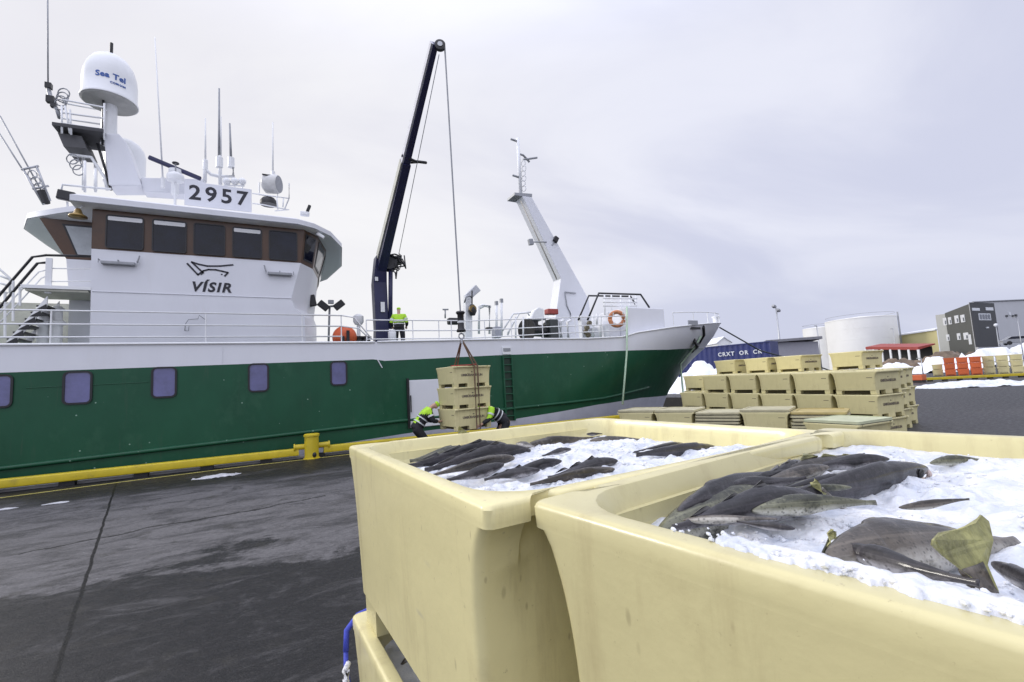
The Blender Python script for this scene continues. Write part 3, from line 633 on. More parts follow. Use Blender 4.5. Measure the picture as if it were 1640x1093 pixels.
REAR = [
    ((815, 722), (640, 752), 'dark', .055, 1.15, 'd', 'long dark fish nearest the far wall at left of the rear tub'),
    ((850, 726), (668, 760), 'dark', .05, 1.05, 'd', 'long dark fish at left of the rear tub with its back fin showing'),
    ((825, 745), (680, 772), 'grey', .05, 1.15, '', 'grey fish nearest the left rim of the rear tub'),
    ((808, 757), (710, 780), 'dark', .04, 1.1, '', 'short dark fish against the front left rim of the rear tub'),
    ((745, 730), (640, 742), 'olive', .05, 1.2, '', 'olive fish below the raised tail fin by the far left wall of the rear tub'),
    ((900, 746), (790, 770), 'dark', .03, 1.0, '', 'dark fish back surfacing in the middle of the rear tub ice'),
    ((990, 748), (870, 772), 'dark', .035, 1.1, 'd', 'dark fish with a raised fin at the near end of the rear tub'),
    ((985, 757), (840, 783), 'grey', .03, .95, '', 'grey fish along the near rim of the rear tub'),
    ((875, 697), (975, 698), 'dark', .035, 1.0, '', 'dark fish at the far wall of the rear tub'),
    ((835, 716), (960, 693), 'grey', .035, 1.05, '', 'pale grey fish beside the far wall of the rear tub'),
    ((1235, 703), (1010, 735), 'dark', .035, .75, '', 'dark fish at the right end of the rear tub beside the large tub'),
    ((945, 706), (1060, 706), 'grey', .022, .9, '', 'faint grey fish under ice in the far middle of the rear tub'),
    ((915, 726), (865, 736), 'dark', .025, 1.1, '', 'small dark fish tip in the middle of the rear tub ice'),
    ((865, 760), (770, 775), 'dark', .03, 1.1, 'd', 'dark fish at the left of the near rim of the rear tub'),
    ((780, 712), (860, 722), 'dark', .04, 1.0, '', 'dark fish crossing behind the row at left of the rear tub'),
    ((1100, 712), (1010, 722), 'dark', .016, .9, '', 'dark fish sliver in the ice left of the fish at the right end'),
]
for h_, t_, kd, vis, gg, fn, lb in REAR: nf(h_, t_, kd, lb, near=False, g=gg, fins=fn, vis=vis, roll=random.choice((-.3, .2, .5, 1.0, .1)))
Mg = tubmat(CR, ARR, TH)
for i, (x0, y0, x1, y1) in enumerate(((-.5, .3, .1, .36), (-.5, .1, .1, .05), (-.52, -.12, .0, -.2), (-.1, -.34, -.53, -.3))):
    fish(Mg @ Vector((x0, y0, .5)), Mg @ Vector((x1, y1, .5)), 'dark' if i % 2 else 'grey', 'fish seen through the slot under the front tub, %s from the ship side' % ('first', 'second', 'third', 'fourth')[i], g=1.1, fins='', group='fish in the second level tub')
# ------------------------------------------------------------------ the ship
YS, YC = 16.3, 21.5
ship = empty('fishing_vessel', (2, YC, -1.9), 0, 'green and white longline fishing ship moored along the quay', 'ship')
def lerp(pts, x):
    if x <= pts[0][0]: return pts[0][1]
    for (a, p), (b, q) in zip(pts, pts[1:]):
        if x <= b: return p+(q-p)*(x-a)/(b-a)
    return pts[-1][1]
ZTOP = [(-16, 3.6), (3.2, 3.63), (3.21, 3.64), (8, 3.72), (12.5, 3.74), (14.6, 3.82), (15.4, 4.02), (18, 4.33), (22, 4.72), (28.1, 5.32)]
ZGW = [(-16, 2.86), (-6, 2.9), (3.38, 3.03), (3.42, 2.96), (8, 3.08), (14.6, 3.17), (18, 3.22), (26.6, 3.6)]
ZBT = [(-16, .0), (1.6, .22), (4.3, .37), (8.5, .5), (13, .76), (17, .82), (23, .6)]
ZRB = [(-16, .32), (-6, .5), (4.3, .83), (8.5, .93), (13.5, 1.03), (17.6, 1.34)]
def stem(z): return lerp([(-4, 20.6), (-1.9, 21.2), (0, 22.0), (1.0, 22.8), (2.0, 23.9), (3.0, 25.3), (3.6, 26.4), (4.5, 27.5), (5.4, 28.2)], z)
def x0(z): return lerp([(-2, 8.5), (1, 10.5), (3, 14.0), (4, 15.6), (5.4, 16.5)], z)
def halfb(x, z):
    a, s = x0(z), stem(z)
    b = 5.2 if z > .2 else 5.2-.25*(.2-z)**1.3
    if x <= a: return b
    t = min(1, (x-a)/(s-a)); return b*max(0, 1-t**(1.75+.15*max(0, z-2)))
XS = [-16+.5*i for i in range(64)]
def strake(zlo, zhi, nz, name, m, thick=False, xs=None):
    mb = MB(); U = [i/95 for i in range(96)]; rows = []
    for k in range(nz+1):
        row = []
        for t in U:
            # march in arc so that every row ends exactly on the stem
            x = -16+44.1*t
            zl, zh = zlo(x), zhi(x); z = zl+(zh-zl)*k/nz
            for _ in range(3):
                xe = -16+(stem(z)+16)*t; zl, zh = zlo(xe), zhi(xe); z = zl+(zh-zl)*k/nz
            row.append((xe, halfb(xe, z), z))
        rows.append(row)
    for sg in (-1, 1):
        V = [Vector((x, YC+sg*b, z)) for r in rows for (x, b, z) in r]; n = len(U)
        F = [(k*n+i, k*n+i+1, (k+1)*n+i+1, (k+1)*n+i) for k in range(nz) for i in range(n-1)]
        mb.add(V, F)
    return mb.build(name, m, ship, auto=50)
fz = lambda T: (lambda x: lerp(T, x))
hull = strake(fz(ZBT), fz(ZGW), 8, 'hull', GREEN)
strake(lambda x: -4., fz(ZBT), 4, 'boot_top', BOOT)
bul = strake(fz(ZGW), fz(ZTOP), 4, 'bulwark', WHITE)
def rail_line(zf, x1, x2, r, name, m, parent=None, off=.02, n=90, sy=-1):
    mb = MB(); pts = []
    for i in range(n+1):
        x = x1+(x2-x1)*i/n; z = zf(x); pts.append((x, YC+sy*(halfb(x, z)+off), z))
    mb.tube(pts, r, 8); return mb.build(name, m, parent or ship, smooth=True)
rail_line(fz(ZTOP), -16, 3.2, .035, 'bulwark_cap', WHITE2); rail_line(fz(ZTOP), 3.3, 27.8, .035, 'bulwark_cap', WHITE2)
rail_line(fz(ZTOP), -16, 27.8, .035, 'bulwark_cap', WHITE2, sy=1)
rail_line(fz(ZRB), -16, 17.6, .06, 'fender_ridge', GREEN)
rail_line(lambda x: lerp(ZGW, x)-.42, -5.6, -3.1, .012, 'plate_seam', GREEN, off=.0)
# deck
dk = MB(); pts = []
for i in range(80):
    x = -16+.5*i
    if x > 27.4: break
    pts.append((x, halfb(x, 3.3)-.12))
dk.add([Vector((x, YC-b, 3.32 if x < 15 else 3.32+.0*x)) for x, b in pts]+[Vector((x, YC+b, 3.32)) for x, b in reversed(pts)], [list(range(2*len(pts)))])
dk.build('deck', mat('deck_paint', (.1, .16, .13), .6), ship)
fd = MB(); pts = [(x, halfb(x, lerp(ZTOP, x))-.1) for x in [15.2+.5*i for i in range(26)] if x < 27.6]
fd.add([Vector((x, YC-b, lerp(ZTOP, x)-.12)) for x, b in pts]+[Vector((x, YC+b, lerp(ZTOP, x)-.12)) for x, b in reversed(pts)], [list(range(2*len(pts)))])
fd.build('forecastle_deck', WHITE2, ship)
# plate seams on the bulwark and on the hull step
for px_ in (356,): p = at(px_, 560, YS); MB().box((p.x, YS-.004, 3.28), (.02, .02, .5)).build('weld_seam', WHITE, ship)
MB().box((3.36, YS-.012, 2.88), (.03, .03, .36), Matrix.Rotation(R(-28), 3, 'Y')).build('plate_step', WHITE, ship)
# hull windows
def window(c, u, wv, nrm, a, b_, r, par, fm, gm, name='porthole', blind=False, fr=.05):
    c = Vector(c); nrm = Vector(nrm)
    o = rrect(c, u, wv, a+fr, b_+fr, r+fr); i_ = rrect(c, u, wv, a, b_, r); m = MB(); n = len(o)
    L_ = [o, [p+nrm*.03 for p in o], [p+nrm*.03 for p in i_], [p-nrm*.0 for p in i_]]
    m.loft(L_, cap=(False, False)); f = m.build(name, fm, par)
    MB().add([p+nrm*.008 for p in i_], [list(range(n))]).build('pane', gm, f)
    if blind:
        q = rrect(c+Vector(wv)*(b_*.83), u, wv, a*.97, b_*.13, .03); MB().prism([p+nrm*.012 for p in q], nrm*.004).build('blind', WHITE2, f)
    return f
X_, Z_, NY = Vector((1, 0, 0)), Vector((0, 0, 1)), Vector((0, -1, 0))
for x1_, y1_, x2_, y2_ in ((-25, 604, 16, 650), (105, 598, 144, 644), (246, 591, 280, 634), (400, 585, 428, 625), (531, 581, 554, 615)):
    a, b_ = at(x1_, y1_, YS), at(x2_, y2_, YS); c = (a+b_)/2
    window((c.x, YS-.005, c.z), X_, Z_, NY, abs(b_.x-a.x)/2, abs(a.z-b_.z)/2, .09, ship, BLACK, BLUEGLASS, fr=.05)
# ladder recess
lx0, lx1 = at(806, 600, YS).x, at(820, 600, YS).x; lc = (lx0+lx1)/2; lw = lx1-lx0
lad = MB(); 
for sx_ in (-1, 1): lad.box((lc+sx_*lw/2, YS-.03, 1.75), (.06, .1, 2.6))
lad = lad.build('hull_ladder', GREEN, ship)
MB().box((lc, YS-.008, 1.75), (lw-.06, .012, 2.58)).build('recess', mat('recess_dark_green', (.006, .028, .014), .5), lad)  # flat plate in a darker green, drawn for the recess
for k in range(9): MB().tube([(lc-lw/2, YS-.06, .65+.29*k), (lc+lw/2, YS-.06, .65+.29*k)], .022).build('rung', GREEN, lad)
MB().box((lc, YS-.02, 3.26), (lw, .05, .3)).build('ladder_step', WHITE2, lad); MB().box((lc, YS-.05, 3.29), (lw*.8, .02, .13)).build('step_slot', GREY, lad)
# shell door, standing open
da, db = at(655, 611, YS), at(700, 608, YS); dz0 = .55
door = MB().box(((da.x+db.x)/2+.25, YS-.03, (2.24+dz0)/2), (db.x-da.x+.6, .05, 2.24-dz0)).build('side_door', WHITE, ship, bevel=.015)
MB().box((da.x-.06, YS-.05, (2.3+dz0)/2), (.08, .1, 2.32-dz0)).build('door_frame', BLACK, door)
MB().tube([(da.x+.02, YS-.1, 1.1), (da.x+.02, YS-.1, 1.7)], .02).build('handle', BLACK, door)

# ---- rails
def tubes(name, m, paths, r=.022, parent=None, n=8):
    first_ = None
    for p in paths:
        o = MB().tube(p, r, n).build(name, m, first_ or parent or ship, smooth=True)
        if parent is None and first_ is None: first_ = o
    return first_ or o
YR = YS+.06
aft = tubes('deck_rail', WHITE2, [[(-16, YR, z), (2.15, YR, z+.06)] for z in (4.5, 4.13, 3.78)]+[[(2.15, YR, 4.56), (2.55, YR, 4.5), (3.12, YR, 3.75)], [(2.15, YR, 4.19), (2.7, YR, 4.12), (3.0, YR, 3.8)]], .024)
for x in (-8.6, -5.2, -1.75, .9, 2.12): MB().tube([(x, YR, 3.6), (x, YR, 4.54)], .02).build('rail_post', WHITE2, aft)
zr = fz([(3, 4.42), (7, 4.46), (11, 4.66), (14.9, 4.82)])
fwd = tubes('deck_rail', WHITE2, [[(x, YR, zr(x)-d) for x in (2.95, 5, 7, 9, 11, 13, 14.9)] for d in (0, .38, .68)], .022)
for x in (2.95, 4.6, 5.6, 6.1, 6.9, 7.5, 8.7, 10.2, 11.9, 13.4, 14.85): MB().tube([(x, YR, 3.64), (x, YR, zr(x))], .019).build('rail_post', WHITE2, fwd)

# ---- wheelhouse
def mirror(P): return P+[(x, 2*YC-y) for x, y in reversed(P) if abs(y-YC) > .01]
def loop(P, z): return [Vector((x, y, z)) for x, y in mirror(P)]
LOW = [(-5.4, YC), (-5.4, 18.2), (-4.53, 18.2), (-4.53, 16.82), (1.02, 16.82), (1.28, 17.5), (1.55, 19), (1.65, YC)]
LO2 = [(-5.4, YC), (-5.4, 18.2), (-4.53, 18.2), (-4.53, 16.8), (.72, 16.8), (1.12, 17.5), (1.45, 19), (1.6, YC)]
LO3 = [(-5.4, YC), (-5.4, 18.2), (-4.53, 18.2), (-4.53, 16.8), (.6, 16.8), (1.15, 17.5), (1.5, 19), (1.65, YC)]
SIL = [(-5.5, YC), (-5.5, 18.2), (-4.55, 18.2), (-4.55, 16.8), (.9, 16.8), (1.33, 17.5), (1.62, 19), (1.78, YC)]
TOP = [(-6.1, YC), (-6.1, 18.1), (-4.55, 18.1), (-4.55, 16.78), (1.02, 16.78), (1.52, 17.4), (1.95, 19), (2.12, YC)]
house = MB().loft([loop(LOW, 3.3), loop(LOW, 4.55), loop(LO2, 4.85), loop(LO3, 5.17), loop(SIL, 6.42)]).build('wheelhouse', WHITE, ship, auto=25)
band = MB().loft([loop(SIL, 6.422), loop(TOP, 7.6)]).build('window_band', BROWN, house)
wins = ((172, 345, 228, 403), (246, 350, 297, 407), (312, 356, 359, 412), (374, 362, 418, 415), (432, 366, 475, 418))
for i, (x1_, y1_, x2_, y2_) in enumerate(wins):
    a, b_ = at(x1_, y1_, 16.78), at(x2_, y2_, 16.78); xm = (a.x+b_.x)/2
    window((xm, 16.786, 6.97), X_, Z_, NY, (b_.x-a.x)/2, .475, .05, house, BLACK, GLASS, 'bridge_window', i in (0, 1, 3), fr=.03)
def facet(p, q, pt, qt, k0=.14, k1=.86, z0=.12, z1=.9, gm=GLASS):
    p, q, pt, qt = [Vector(v) for v in (p, q, pt, qt)]
    def s(u, v): return (p.lerp(q, u)).lerp(pt.lerp(qt, u), v)
    nrm = (q-p).cross(pt-p).normalized()
    if nrm.dot(Vector((0, YC, 7))-p) > 0 and abs(nrm.y) > .6: nrm = -nrm
    c = [s(k0, z0), s(k1, z0), s(k1, z1), s(k0, z1)]
    f = MB().prism([v+nrm*.004 for v in c], nrm*.02).build('bridge_window', BLACK, house)
    c2 = [s(k0+.04, z0+.05), s(k1-.04, z0+.05), s(k1-.04, z1-.05), s(k0+.04, z1-.05)]
    MB().add([v+nrm*.03 for v in c2], [(0, 1, 2, 3)]).build('pane', gm, f)
def v3(P, i, z): return (P[i][0], P[i][1], z)
facet(v3(SIL, 4, 6.42), v3(SIL, 5, 6.42), v3(TOP, 4, 7.6), v3(TOP, 5, 7.6)); facet(v3(SIL, 5, 6.42), v3(SIL, 6, 6.42), v3(TOP, 5, 7.6), v3(TOP, 6, 7.6)); facet(v3(SIL, 6, 6.42), v3(SIL, 7, 6.42), v3(TOP, 6, 7.6), v3(TOP, 7, 7.6))
LGLASS = mat('painted_reflection_glass', (.4, .43, .45), .1, var=.15)  # pale base colour paints in the light this pane reflects
facet(v3(SIL, 1, 6.42), v3(SIL, 2, 6.42), v3(TOP, 1, 7.6), v3(TOP, 2, 7.6), .3, .97, .08, .9, LGLASS)
# roof: a rounded slab with a visor all round
def roofP(d):
    return [(-7.0+d, YC), (-6.95+d, 19.6), (-6.5+d, 18.5+d*.4), (-5.6+d*.6, 17.75+d), (-5.0+d, 17.3+d), (-4.95+d, 16.45+d), (.8-d*.4, 16.45+d), (1.35-d*.6, 16.72+d), (1.95-d*.8, 17.4+d*.7), (2.5-d, 18.7+d*.3), (2.85-d, YC)]
roof = MB().loft([loop(roofP(.12), 7.602), loop(roofP(0), 7.66), loop(roofP(0), 7.84), loop(roofP(.1), 7.9), loop(roofP(.75), 8.1)]).build('wheelhouse_roof', WHITE, house, auto=40)
MB().loft([loop(roofP(.03), 7.655), loop(roofP(-.01), 7.66), loop(roofP(-.01), 7.675), loop(roofP(.03), 7.68)]).build('gutter_strip', GREY, roof)
# registration board and monkey island
bl, br = at(295, 328, 17.9), at(403, 334, 17.9); tl, tr = at(294, 290, 17.9), at(402, 305, 17.9)
zc0, zc1 = (bl.z+br.z)/2, (tl.z+tr.z)/2
board = MB().box(((bl.x+br.x)/2, 17.93, (zc0+zc1)/2-.02), (br.x-bl.x, .04, zc1-zc0+.1)).build('registration_board', WHITE, ship, bevel=.008)
text_mb('2957', .70, frame(((bl.x+br.x)/2, 17.907, (zc0+zc1)/2), (1, 0, 0), (0, 0, 1)), .004, 0, .016, 1.3).build('registration_number', DIGIT, board)
# owner's mark on the side
lm = MB()
def lp(px_, py_): p = at(px_, py_, 16.795); return (p.x, 16.793, p.z)
def stroke(P, w_):
    pts = [Vector(lp(*p)) for p in P]
    for a, b_ in zip(pts, pts[1:]):
        d = (b_-a).normalized(); n_ = Vector((-d.z, 0, d.x))*w_/2; lm.prism([a-n_-d*w_*.3, b_-n_+d*w_*.3, b_+n_+d*w_*.3, a+n_-d*w_*.3], (0, -.004, 0))
stroke([(300, 422.5), (317, 440.5), (326, 434), (334, 432), (346, 432.5), (357, 435), (365, 437)], .05)
stroke([(307, 420), (325, 437)], .05); stroke([(307, 420), (318, 423.5), (332, 426.5), (352, 426.5), (373, 424.5)], .05); stroke([(365, 437), (360, 442.5)], .05); stroke([(354.5, 439.6), (356, 440)], .035); stroke([(326, 437), (322, 440)], .035)
lm.build('emblem', DIGIT, house)
tp = at(338, 460, 16.79)
text_mb('VÍSIR', .42, frame((tp.x, 16.793, tp.z-.02), (1, 0, 0.0), (0, 0, 1)), .004, .22, .014, 1.18).build('ship_owner_lettering', DIGIT, house)
# troughs under the windows
for (x1_, y1_, x2_, y2_) in ((158, 419, 220, 418), (426, 435, 470, 437)):
    a, b_ = at(x1_, y1_, 16.7), at(x2_, y2_, 16.7); zz_ = (a.z+b_.z)/2
    tr_ = MB().box(((a.x+b_.x)/2, 16.72, zz_-.06), (abs(b_.x-a.x)-.1, .13, .1)).build('gutter_tray', GREY, house, bevel=.02)
    m = MB()
    for k in (0, .5, 1): m.tube([(a.x+(b_.x-a.x)*k, 16.78, zz_+.02), (a.x+(b_.x-a.x)*k, 16.66, zz_+.02), (a.x+(b_.x-a.x)*k, 16.66, zz_-.08)], .014)
    xs_ = b_.x if x1_ < 300 else a.x; m.tube([(xs_, 16.7, zz_-.02), (xs_+(.05 if x1_ < 300 else -.05), 16.7, zz_+.2)], .02)
    m.build('bracket', GREY, tr_)
tubes('hose_bracket', GREY, [[at(*p, 16.7) for p in ((296, 530), (297, 519), (302, 512), (317, 511), (319, 505), (331, 514))], [at(*p, 16.7) for p in ((296, 530), (302, 530), (303, 520))]], .012)
# steps in the plating
MB().tube([(-4.5, 16.79, 5.18), (.6, 16.79, 5.18)], .012).build('plate_joint', WHITE, house)
# aft stairs and bridge wing landing
pl = MB().box((-5.25, 17.5, 5.26), (1.45, 1.4, .09)).build('wing_landing', WHITE2, ship)
MB().box((-5.25, 17.5, 5.18), (1.3, 1.3, .06)).build('landing_frame', mat('cream_paint', (.5, .5, .42), .5), pl)
YL = 16.95
rl = tubes('landing_rail', BLACK, [[at(75, 409, YL), at(147, 411, YL)], [at(75, 409, YL), at(52, 412, YL), at(0, 472, YL), at(-60, 545, YL)], [at(73, 421, YL), at(60, 422, YL), at(0, 492, YL), at(-50, 550, YL)]], .035)
tubes('rail_bar', WHITE2, [[at(77, 430, YL), at(147, 431, YL)], [at(77, 451, YL), at(147, 451, YL)], [at(73, 433, YL), at(62, 436, YL), at(20, 480, YL), at(-40, 545, YL)], [at(73, 443, YL), at(66, 446, YL), at(35, 480, YL), at(-30, 548, YL)]], .018, rl)
MB().box(at(78, 442, YL), (.13, .06, 1.0)).build('rail_post', WHITE2, rl)
for px_, ya, yb in ((21, 450, 515), (32, 460, 490), (8, 470, 540)): MB().tube([at(px_, ya, YL), at(px_, yb, YL)], .03).build('rail_post', WHITE2, rl)
s0, s1 = at(76, 474, YL), at(10, 548, YL)
st = MB().prism([s0+Vector((0, 0, .0)), s0+Vector((0, 0, -.28)), s1+Vector((0, 0, -.28)), s1], (0, .04, 0)).prism([s0+Vector((0, .8, .0)), s0+Vector((0, .8, -.28)), s1+Vector((0, .8, -.28)), s1+Vector((0, .8, 0))], (0, .04, 0)).build('stairway', WHITE2, ship)
for k in range(1, 7):
    p = s0.lerp(s1, k/7); MB().box((p.x, YL+.42, p.z-.1), (.24, .76, .04)).build('stair_tread', BLACK, st)
    MB().prism([(p.x-.12, YL-.01, p.z-.22), (p.x+.12, YL-.01, p.z-.22), (p.x+.1, YL-.01, p.z-.05)], (0, -.01, 0)).build('step_bracket', BLACK, st)
for px_ in (68, 90): MB().lathe([(.13, 0), (.13, .9), (.2, .92), (.2, 1.0), (.12, 1.05), (.12, 1.35), (.17, 1.37), (.1, 1.45)], (at(px_, 545, 17.6).x, 17.6, 3.4), n=14).build('vent_post', WHITE2, ship, auto=40)
MB().box((-6.6, 19.2, 4.25), (2.4, .1, 1.9)).build('aft_screen', mat('cream_paint', (.5, .5, .42), .5), ship)
# bell, lamp under the eave
b0 = at(125, 345, 16.6)
bell = MB().lathe([(.03, .2), (.07, .16), (.1, .05), (.2, -.02), (.21, -.06)], b0, n=16).build('deck_bell', mat('brass', (.25, .17, .06), .35, .7), ship, smooth=True)
MB().tube([b0+Vector((0, 0, .18)), b0+Vector((.1, .1, .32)), b0+Vector((.32, .2, .3))], .02).build('hanger', WHITE2, bell)
for px_, py_, yy_ in ((106, 314, 18.3), (136, 322, 19.2)):
    p = at(px_, py_, yy_); fl = MB().box(p, (.42, .16, .3), Matrix.Rotation(R(8), 3, 'Y')).build('floodlight', BLACK, ship, bevel=.03); MB().tube([p+Vector((0, .1, -.15)), p+Vector((0, .15, -.4))], .03).build('bracket', WHITE2, fl)
# funnel mast with platform, radomes
YM = 20.
prof = [at(*p, YM) for p in ((172, 224), (196, 224), (208, 238), (232, 306), (196, 306), (180, 306))]
mast = MB().prism([p-Vector((0, .45, 0)) for p in prof], (0, .9, 0)).build('radar_mast', WHITE, ship, bevel=.04)
gird = [at(*p, YM) for p in ((228, 290), (330, 292), (330, 318), (232, 312))]
MB().prism([p-Vector((0, .3, 0)) for p in gird], (0, .6, 0)).build('mast_girder', WHITE, mast, bevel=.03)
bp_ = [at(*p, YM) for p in ((100, 216), (176, 226), (178, 236), (150, 243), (108, 247))]
MB().prism([p-Vector((0, .75, 0)) for p in [at(*q, YM) for q in ((98, 214), (176, 224), (176, 229), (98, 219))]], (0, 1.5, 0)).build('mast_platform', mat('platform_grating', (.05, .05, .055), .6), mast)
MB().prism([p-Vector((0, .55, 0)) for p in [at(*q, YM) for q in ((103, 226), (140, 231), (148, 250), (112, 247))]], (0, 1.1, 0)).build('mast_box', mat('shade_grey', (.07, .07, .075), .5), mast)
tubes('mast_stay', BLACK, [[at(*p, YM-.4) for p in ((156, 230), (164, 256), (178, 305))]], .04, mast)
tubes('mast_stay', WHITE2, [[at(*p, YM-.35) for p in ((112, 248), (146, 252), (168, 285), (172, 305))], [at(*p, YM) for p in ((134, 252), (134, 305))], [at(*p, YM) for p in ((153, 262), (153, 305))]], .05, mast)
pr = tubes('platform_rail', WHITE2, [[at(*p, YM-.7) for p in ((100, 160), (165, 172), (170, 178))], [at(*p, YM-.7) for p in ((101, 181), (168, 190))], [at(*p, YM-.7) for p in ((101, 198), (168, 208))], [at(*p, YM-.7) for p in ((99, 170), (99, 214))], [at(*p, YM-.7) for p in ((112, 176), (114, 216))], [at(*p, YM-.7) for p in ((167, 166), (167, 224))], [at(*p, YM+.7) for p in ((100, 165), (165, 177))], [at(*p, YM+.7) for p in ((100, 190), (165, 200))], [at(*p, YM-.7) for p in ((104, 170), (112, 214))]], .03, mast)
for k in range(7): MB().torus(at(92-2.0*k+10, 150+6*k, YM-.5) if k < 4 else at(116+5*(k-4), 255+9*(k-4), YM-.5), (.3, 1, .1), .17, .02, 12, 6).build('cable_coil', GREY, mast, smooth=True)
an = tubes('signal_lamp', GREY, [[at(*p, YM-.4) for p in ((77, 140), (82, 160), (92, 178), (96, 190))]], .06, mast)
MB().box(at(78, 138, YM-.4), (.16, .16, .18)).build('lamp_head', BLACK, an); MB().box(at(81, 160, YM-.4), (.2, .16, .22)).build('lamp_head', BLACK, an); MB().box(at(86, 168, YM-.4), (.14, .14, .2)).build('lamp_head', BLACK, an)
tubes('whip_antenna', GREY, [[at(77, 136, YM-.4), at(76, -60, YM-.4)]], .022)
# big radome
rc = at(176, 162, YM); rr_ = (at(222, 150, YM).x-at(131, 150, YM).x)/2
dome = MB().lathe([(rr_*1.03, .0), (rr_*1.03, .06), (rr_*.985, .1), (rr_*.985, .72), (rr_*.95, 1.0), (rr_*.84, 1.32), (rr_*.64, 1.58), (rr_*.36, 1.74), (rr_*.1, 1.79)], (rc.x, rc.y, 12.62), n=40).build('satellite_dome', CREAM, ship, auto=50)
MB().lathe([(rr_*.3, -.12), (rr_*.95, -.05), (rr_*1.0, -.002)], (rc.x, rc.y, 12.62), n=40).build('dome_base', mat('dome_base_grey', (.4, .4, .38), .5), dome, auto=40)
MB().lathe([(.23, 0), (.21, 1.55)], (rc.x, rc.y, 11.05), n=18).build('dome_post', WHITE2, dome, auto=40)
MB().tube([(rc.x-.1, rc.y-.25, 10.9), (rc.x-.1, rc.y-.3, 12.55)], .035).build('cable', BLACK, dome)
MB().tube([(rc.x, rc.y, 14.38), (rc.x, rc.y, 14.9)], .05).build('lightning_rod', BLACK, dome)
ccv = Vector((rc.x, rc.y, 0)); dirc = math.atan2(-rc.y-.3, -rc.x+.25)
def wrap(zc, R_, tilt=0.):
    return lambda p: Vector((ccv.x+(R_+p.z)*math.cos(dirc+p.x/R_), ccv.y+(R_+p.z)*math.sin(dirc+p.x/R_), zc+p.y))
text_mb('Sea Tel', .27, None, .006, .0, .008, 1.05, wrap(13.22, rr_*.99)).build('dome_lettering', BLUEINK, dome)
text_mb('COBHAM', .1, None, .005, .0, .003, 1.05, lambda p: wrap(12.99, rr_*.99)(p+Vector((.2, 0, 0)))).build('dome_lettering', BLUEINK, dome)
# second, smaller dome behind the mast
p2_ = at(199, 250, 21.2); r2_ = .62
MB().lathe([(r2_, -1.0), (r2_, .1), (r2_*.93, .32), (r2_*.75, .52), (r2_*.45, .67), (r2_*.1, .72)], (p2_.x+.03, 21.2, p2_.z-.1), n=32).build('small_dome', CREAM, ship, auto=50)
# radar scanner, compass dome, aerials
p = at(292, 268, 19.2); ra, rb = at(238, 252, 19.2), at(322, 287, 19.2); rdir = (rb-ra).normalized()
scan = MB().box((ra+rb)/2, ((rb-ra).length, .14, .14), Matrix.Rotation(-math.atan2(rdir.z, rdir.x), 3, 'Y')).build('radar_scanner', NAVY, ship, bevel=.03)
sc_p = (ra+rb)/2; MB().lathe([(.12, -1.0), (.12, -.2), (.2, -.18), (.2, -.06)], sc_p, n=14).build('scanner_gearbox', WHITE2, scan, auto=40)
pc = at(281, 285, 18.6)
cd = MB().lathe([(.1, -.16), (.24, -.12), (.26, 0), (.24, .1), (.12, .18)], pc, n=20).build('antenna_dome', CREAM, ship, auto=50)
MB().tube([pc+Vector((0, 0, .15)), pc+Vector((0, 0, .5))], .025).build('spike', GREY, cd); MB().torus(pc+Vector((0, 0, .52)), (0, 0, 1), .08, .03, 10, 6).build('lamp_head', BLACK, cd); MB().tube([pc+Vector((0, 0, -.1)), (pc.x, pc.y, 8.1)], .04).build('dome_post', WHITE2, cd)
def whip(px_, y0_, y1_, Y_, r, m=GREY, px2=None):
    a, b_ = at(px_, y0_, Y_), at(px2 or px_, y1_, Y_); o = MB().tube([a, b_], r, 6, r*.6).build('whip_antenna', m, ship, smooth=True)
    MB().tube([a-Vector((0, 0, .25)), a+Vector((0, 0, .12))], r*2.2).build('antenna_base', WHITE2, o)
whip(261, 290, 60, 19.4, .03, WHITE2, 248)
whip(329, 262, 190, 18.8, .035, WHITE2); whip(351, 258, 142, 18.8, .05, GREY); whip(354, 258, 187, 19.1, .03, WHITE2); whip(370, 258, 198, 18.8, .05, GREY, 368); whip(437, 280, 196, 18.9, .035, WHITE2)
tubes('antenna_frame', WHITE2, [[at(*q, 18.8) for q in ((329, 258), (330, 272), (338, 280), (352, 283), (374, 283), (373, 262))], [at(352, 250, 18.8), at(353, 296, 18.8)], [at(329, 256, 18.8), at(328, 292, 18.8)]], .06)
for px_ in (363, 376, 388):
    q = at(px_, 291, 18.6); g_ = MB().ball(q, .13, 14, 10).build('gps_dome', CREAM, ship, smooth=True); MB().tube([q, q-Vector((0, 0, .5))], .025).build('dome_post', WHITE2, g_)
MB().tube([at(358, 297, 18.6), at(392, 298, 18.6)], .03).build('gps_bar', WHITE2, ship)
